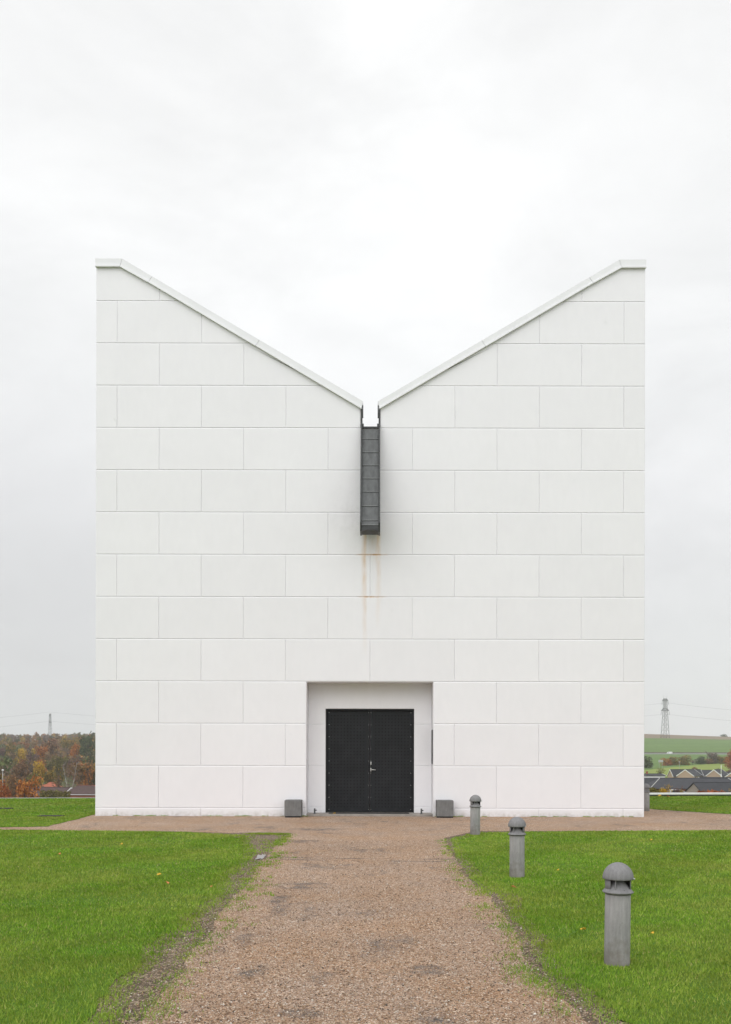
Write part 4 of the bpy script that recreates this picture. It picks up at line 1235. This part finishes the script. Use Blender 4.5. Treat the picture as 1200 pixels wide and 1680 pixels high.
# van
def vehicle(label, name, cat, loc, rz, L, Wd, Hh, prof, paint, glass_z):
    t = thing(name, label, cat, loc, rz)
    mb = MB(); mb.prism(prof, -Wd / 2, Wd / 2)
    bmesh.ops.bevel(mb.bm, geom=[e for e in mb.bm.edges], offset=.06, segments=2, affect='EDGES')
    mb.build('body', paint, t)
    for s in (-1, 1):
        mb = MB(); y = s * (Wd / 2 + .004); pz = glass_z
        mb.prism(pz, *sorted((y, y + s * .012))); mb.build('window', M['glass'], t)
        for x in (-L * .30, L * .31):
            mb = MB()
            mb.bar((x, s * (Wd / 2 - .2), .33), (x, s * (Wd / 2 + .02), .33), .33, .33, 18); wh = mb.build('wheel', M['frame'], t)
            mb = MB(); mb.bar((x, s * (Wd / 2 + .0205), .33), (x, s * (Wd / 2 + .03), .33), .19, .19, 14); mb.build('rim', M['pale'], wh)
    return t
vp = P(1098.8, 1236, 1003)
vehicle('white van driving on the road across the hill', 'van', 'van', (vp.x, 1003, hgt(uu(1098.8), 1003)), 0, 5.6, 2.0, 2.3,
        [(-2.8, .3), (2.8, .3), (2.8, 2.25), (-.9, 2.3), (-1.6, 2.1), (-2.1, 1.35), (-2.75, 1.1)], M['white'],
        [(-1.95, 1.3), (-.9, 1.3), (-.9, 2.0), (-1.5, 2.0)])
M['silver'] = simple('silver_paint', (.45, .46, .48), .3, .05, metal=.4)
cp = P(1108, 1300, 150); gzc = CZ - (1300 - VY) * 150 / F - .85
vehicle('silver car parked behind the white coping beside the orange tree', 'parked_car', 'car', (cp.x, 150, gzc), 0, 3.9, 1.7, 1.45,
        [(-1.9, .25), (1.9, .25), (1.9, .85), (1.55, .95), (.75, 1.42), (-.6, 1.45), (-1.25, .95), (-1.9, .8)], M['silver'],
        [(-1.0, .98), (1.3, .98), (.72, 1.34), (-.55, 1.36)])
# ground under the car: a levelled bit of the bank
mb = MB(); mb.box(cp.x - 4, cp.x + 4, 147.5, 152.5, gzc - 3, gzc); tag(mb.build('car_park', M['asphalt']), kind='structure')

# ------------------------------------------------------------------ pylons and lines
M['lattice'] = simple('pylon_steel', (.07, .073, .077), .7, .1, .2)
def make_pylon():
    t = thing('pylon', 'tall lattice pylon on the ploughed hill crest at the right', 'pylon', group='lattice pylons')
    Ht = 60.0; hw = lambda z: 4.5 - (4.5 - 2.6) * min(1, z / 36) if z < 36 else 2.6 - (2.6 - 1.7) * (z - 36) / 22
    mb = MB(); zs = [0, 9, 17, 24, 30, 36, 40.5, 44.5, 48, 51.5, 55, 58]
    for z0, z1 in zip(zs, zs[1:]):
        a, b = hw(z0), hw(z1)
        cs0 = [(-a, -a, z0), (a, -a, z0), (a, a, z0), (-a, a, z0)]; cs1 = [(-b, -b, z1), (b, -b, z1), (b, b, z1), (-b, b, z1)]
        for i in range(4):
            j = (i + 1) % 4
            mb.bar(cs0[i], cs1[i], .30, .30, 4); mb.bar(cs0[i], cs1[j], .12, .12, 4); mb.bar(cs0[j], cs1[i], .12, .12, 4)
    for s in (-1, 1): mb.bar((s * 1.7, 0, 57.5), (s * 3.4, 0, 63), .16, .08, 4)
    mb.build('lattice_tower', M['lattice'], t)
    for zc, L, za in ((55.0, 5.0, 58.5), (40.5, 6.4, 44.5)):
        mb = MB()
        for y in (-1.6, 1.6):
            for s in (-1, 1):
                tip = (s * L, 0, zc); mb.bar((0, y, zc), tip, .32, .26, 4); mb.bar((s * 1.2, y, za), tip, .32, .26, 4)
                for q in (.3, .55, .78):
                    mb.bar((s * L * q, y * (1 - q), zc), (s * (1.2 + (L - 1.2) * q), y * (1 - q), za + (zc - za) * q), .13, .13, 4)
        arm = mb.build('cross_arm', M['lattice'], t)
        mb = MB()
        for s in (-1, 1): mb.bar((s * L, 0, zc), (s * (L - .3), 0, zc - 5.2), .16, .16, 5); mb.bar((s * (L - .2), 0, zc - 1), (s * (L + .9), 0, zc - 6.2), .12, .12, 5)
        mb.build('insulator', M['frame'], arm)
    return t
py1 = make_pylon(); YP = 1400
u1 = uu(1091.5); base1 = CZ + (VY - 1208) * YP / F
sc_ = (70 * YP / F) / 63.0
py1.location = (CX + u1 * YP, YP, min(base1, hgt(u1, YP) + .2)); py1.scale = (sc_,) * 3; py1.rotation_euler.z = R(12)
YQ = 1550; u2 = uu(82.5); py2 = copy_tree(py1); py2['label'] = 'distant lattice pylon standing behind the left autumn wood'
zb2 = hgt(u2, YQ); tz = CZ + (VY - 1168.5) * YQ / F
s2_ = (tz - zb2) / 63.0
py2.location = (CX + u2 * YQ, YQ, zb2); py2.scale = (s2_ * .75, s2_ * .75, s2_); py2.rotation_euler.z = R(78)
M['cable'] = simple('cable_grey', (.20, .20, .21), .7)
def cable(label, A, B, sag, r=.09):
    cu = bpy.data.curves.new('power_line', 'CURVE'); cu.dimensions = '3D'; cu.bevel_depth = r; cu.bevel_resolution = 0
    sp = cu.splines.new('POLY'); nn = 24; sp.points.add(nn)
    for i in range(nn + 1):
        t = i / nn; p = A.lerp(B, t); sp.points[i].co = (p.x, p.y, p.z - 4 * sag * t * (1 - t), 1)
    o = bpy.data.objects.new('power_line', cu); dg = bpy.context.evaluated_depsgraph_get(); C.objects.link(o)
    me = bpy.data.meshes.new_from_object(o); bpy.data.objects.remove(o)
    me.materials.append(M['cable']); o = bpy.data.objects.new('power_line', me); C.objects.link(o)
    tag(o, label, 'power line', 'power lines between the pylons')
cable('upper power line running right from the right pylon', P(1095, 1152, YP), P(1700, 1185, YP * .8), 8)
cable('lower power line running right from the right pylon', P(1096, 1171, YP), P(1700, 1196, YP * .8), 8)
cable('upper power line running between the two pylons behind the building', P(84, 1169.5, YQ), P(1088, 1152.5, YP), 26)
cable('lower power line running between the two pylons behind the building', P(84, 1184.5, YQ), P(1087, 1171, YP), 22)
cable('upper power line running left from the left pylon', P(80, 1169.5, YQ), P(-500, 1205, YQ * .9), 8)
cable('lower power line running left from the left pylon', P(80, 1184.5, YQ), P(-500, 1222, YQ * .9), 8)

# ------------------------------------------------------------------ haze
mb = MB(); mb.box(-2600, 2600, -60, 4100, -75, 140)
hm = bpy.data.materials.new('haze'); hm.use_nodes = True; ht = hm.node_tree; ht.nodes.clear()
ho = ht.nodes.new('ShaderNodeOutputMaterial'); hv = ht.nodes.new('ShaderNodeVolumePrincipled')
hv.inputs['Color'].default_value = (.93, .95, .97, 1); hv.inputs['Density'].default_value = .00016
hv.inputs['Anisotropy'].default_value = .0
ht.links.new(hv.outputs[0], ho.inputs['Volume'])
tag(mb.build('haze', hm), kind='stuff')
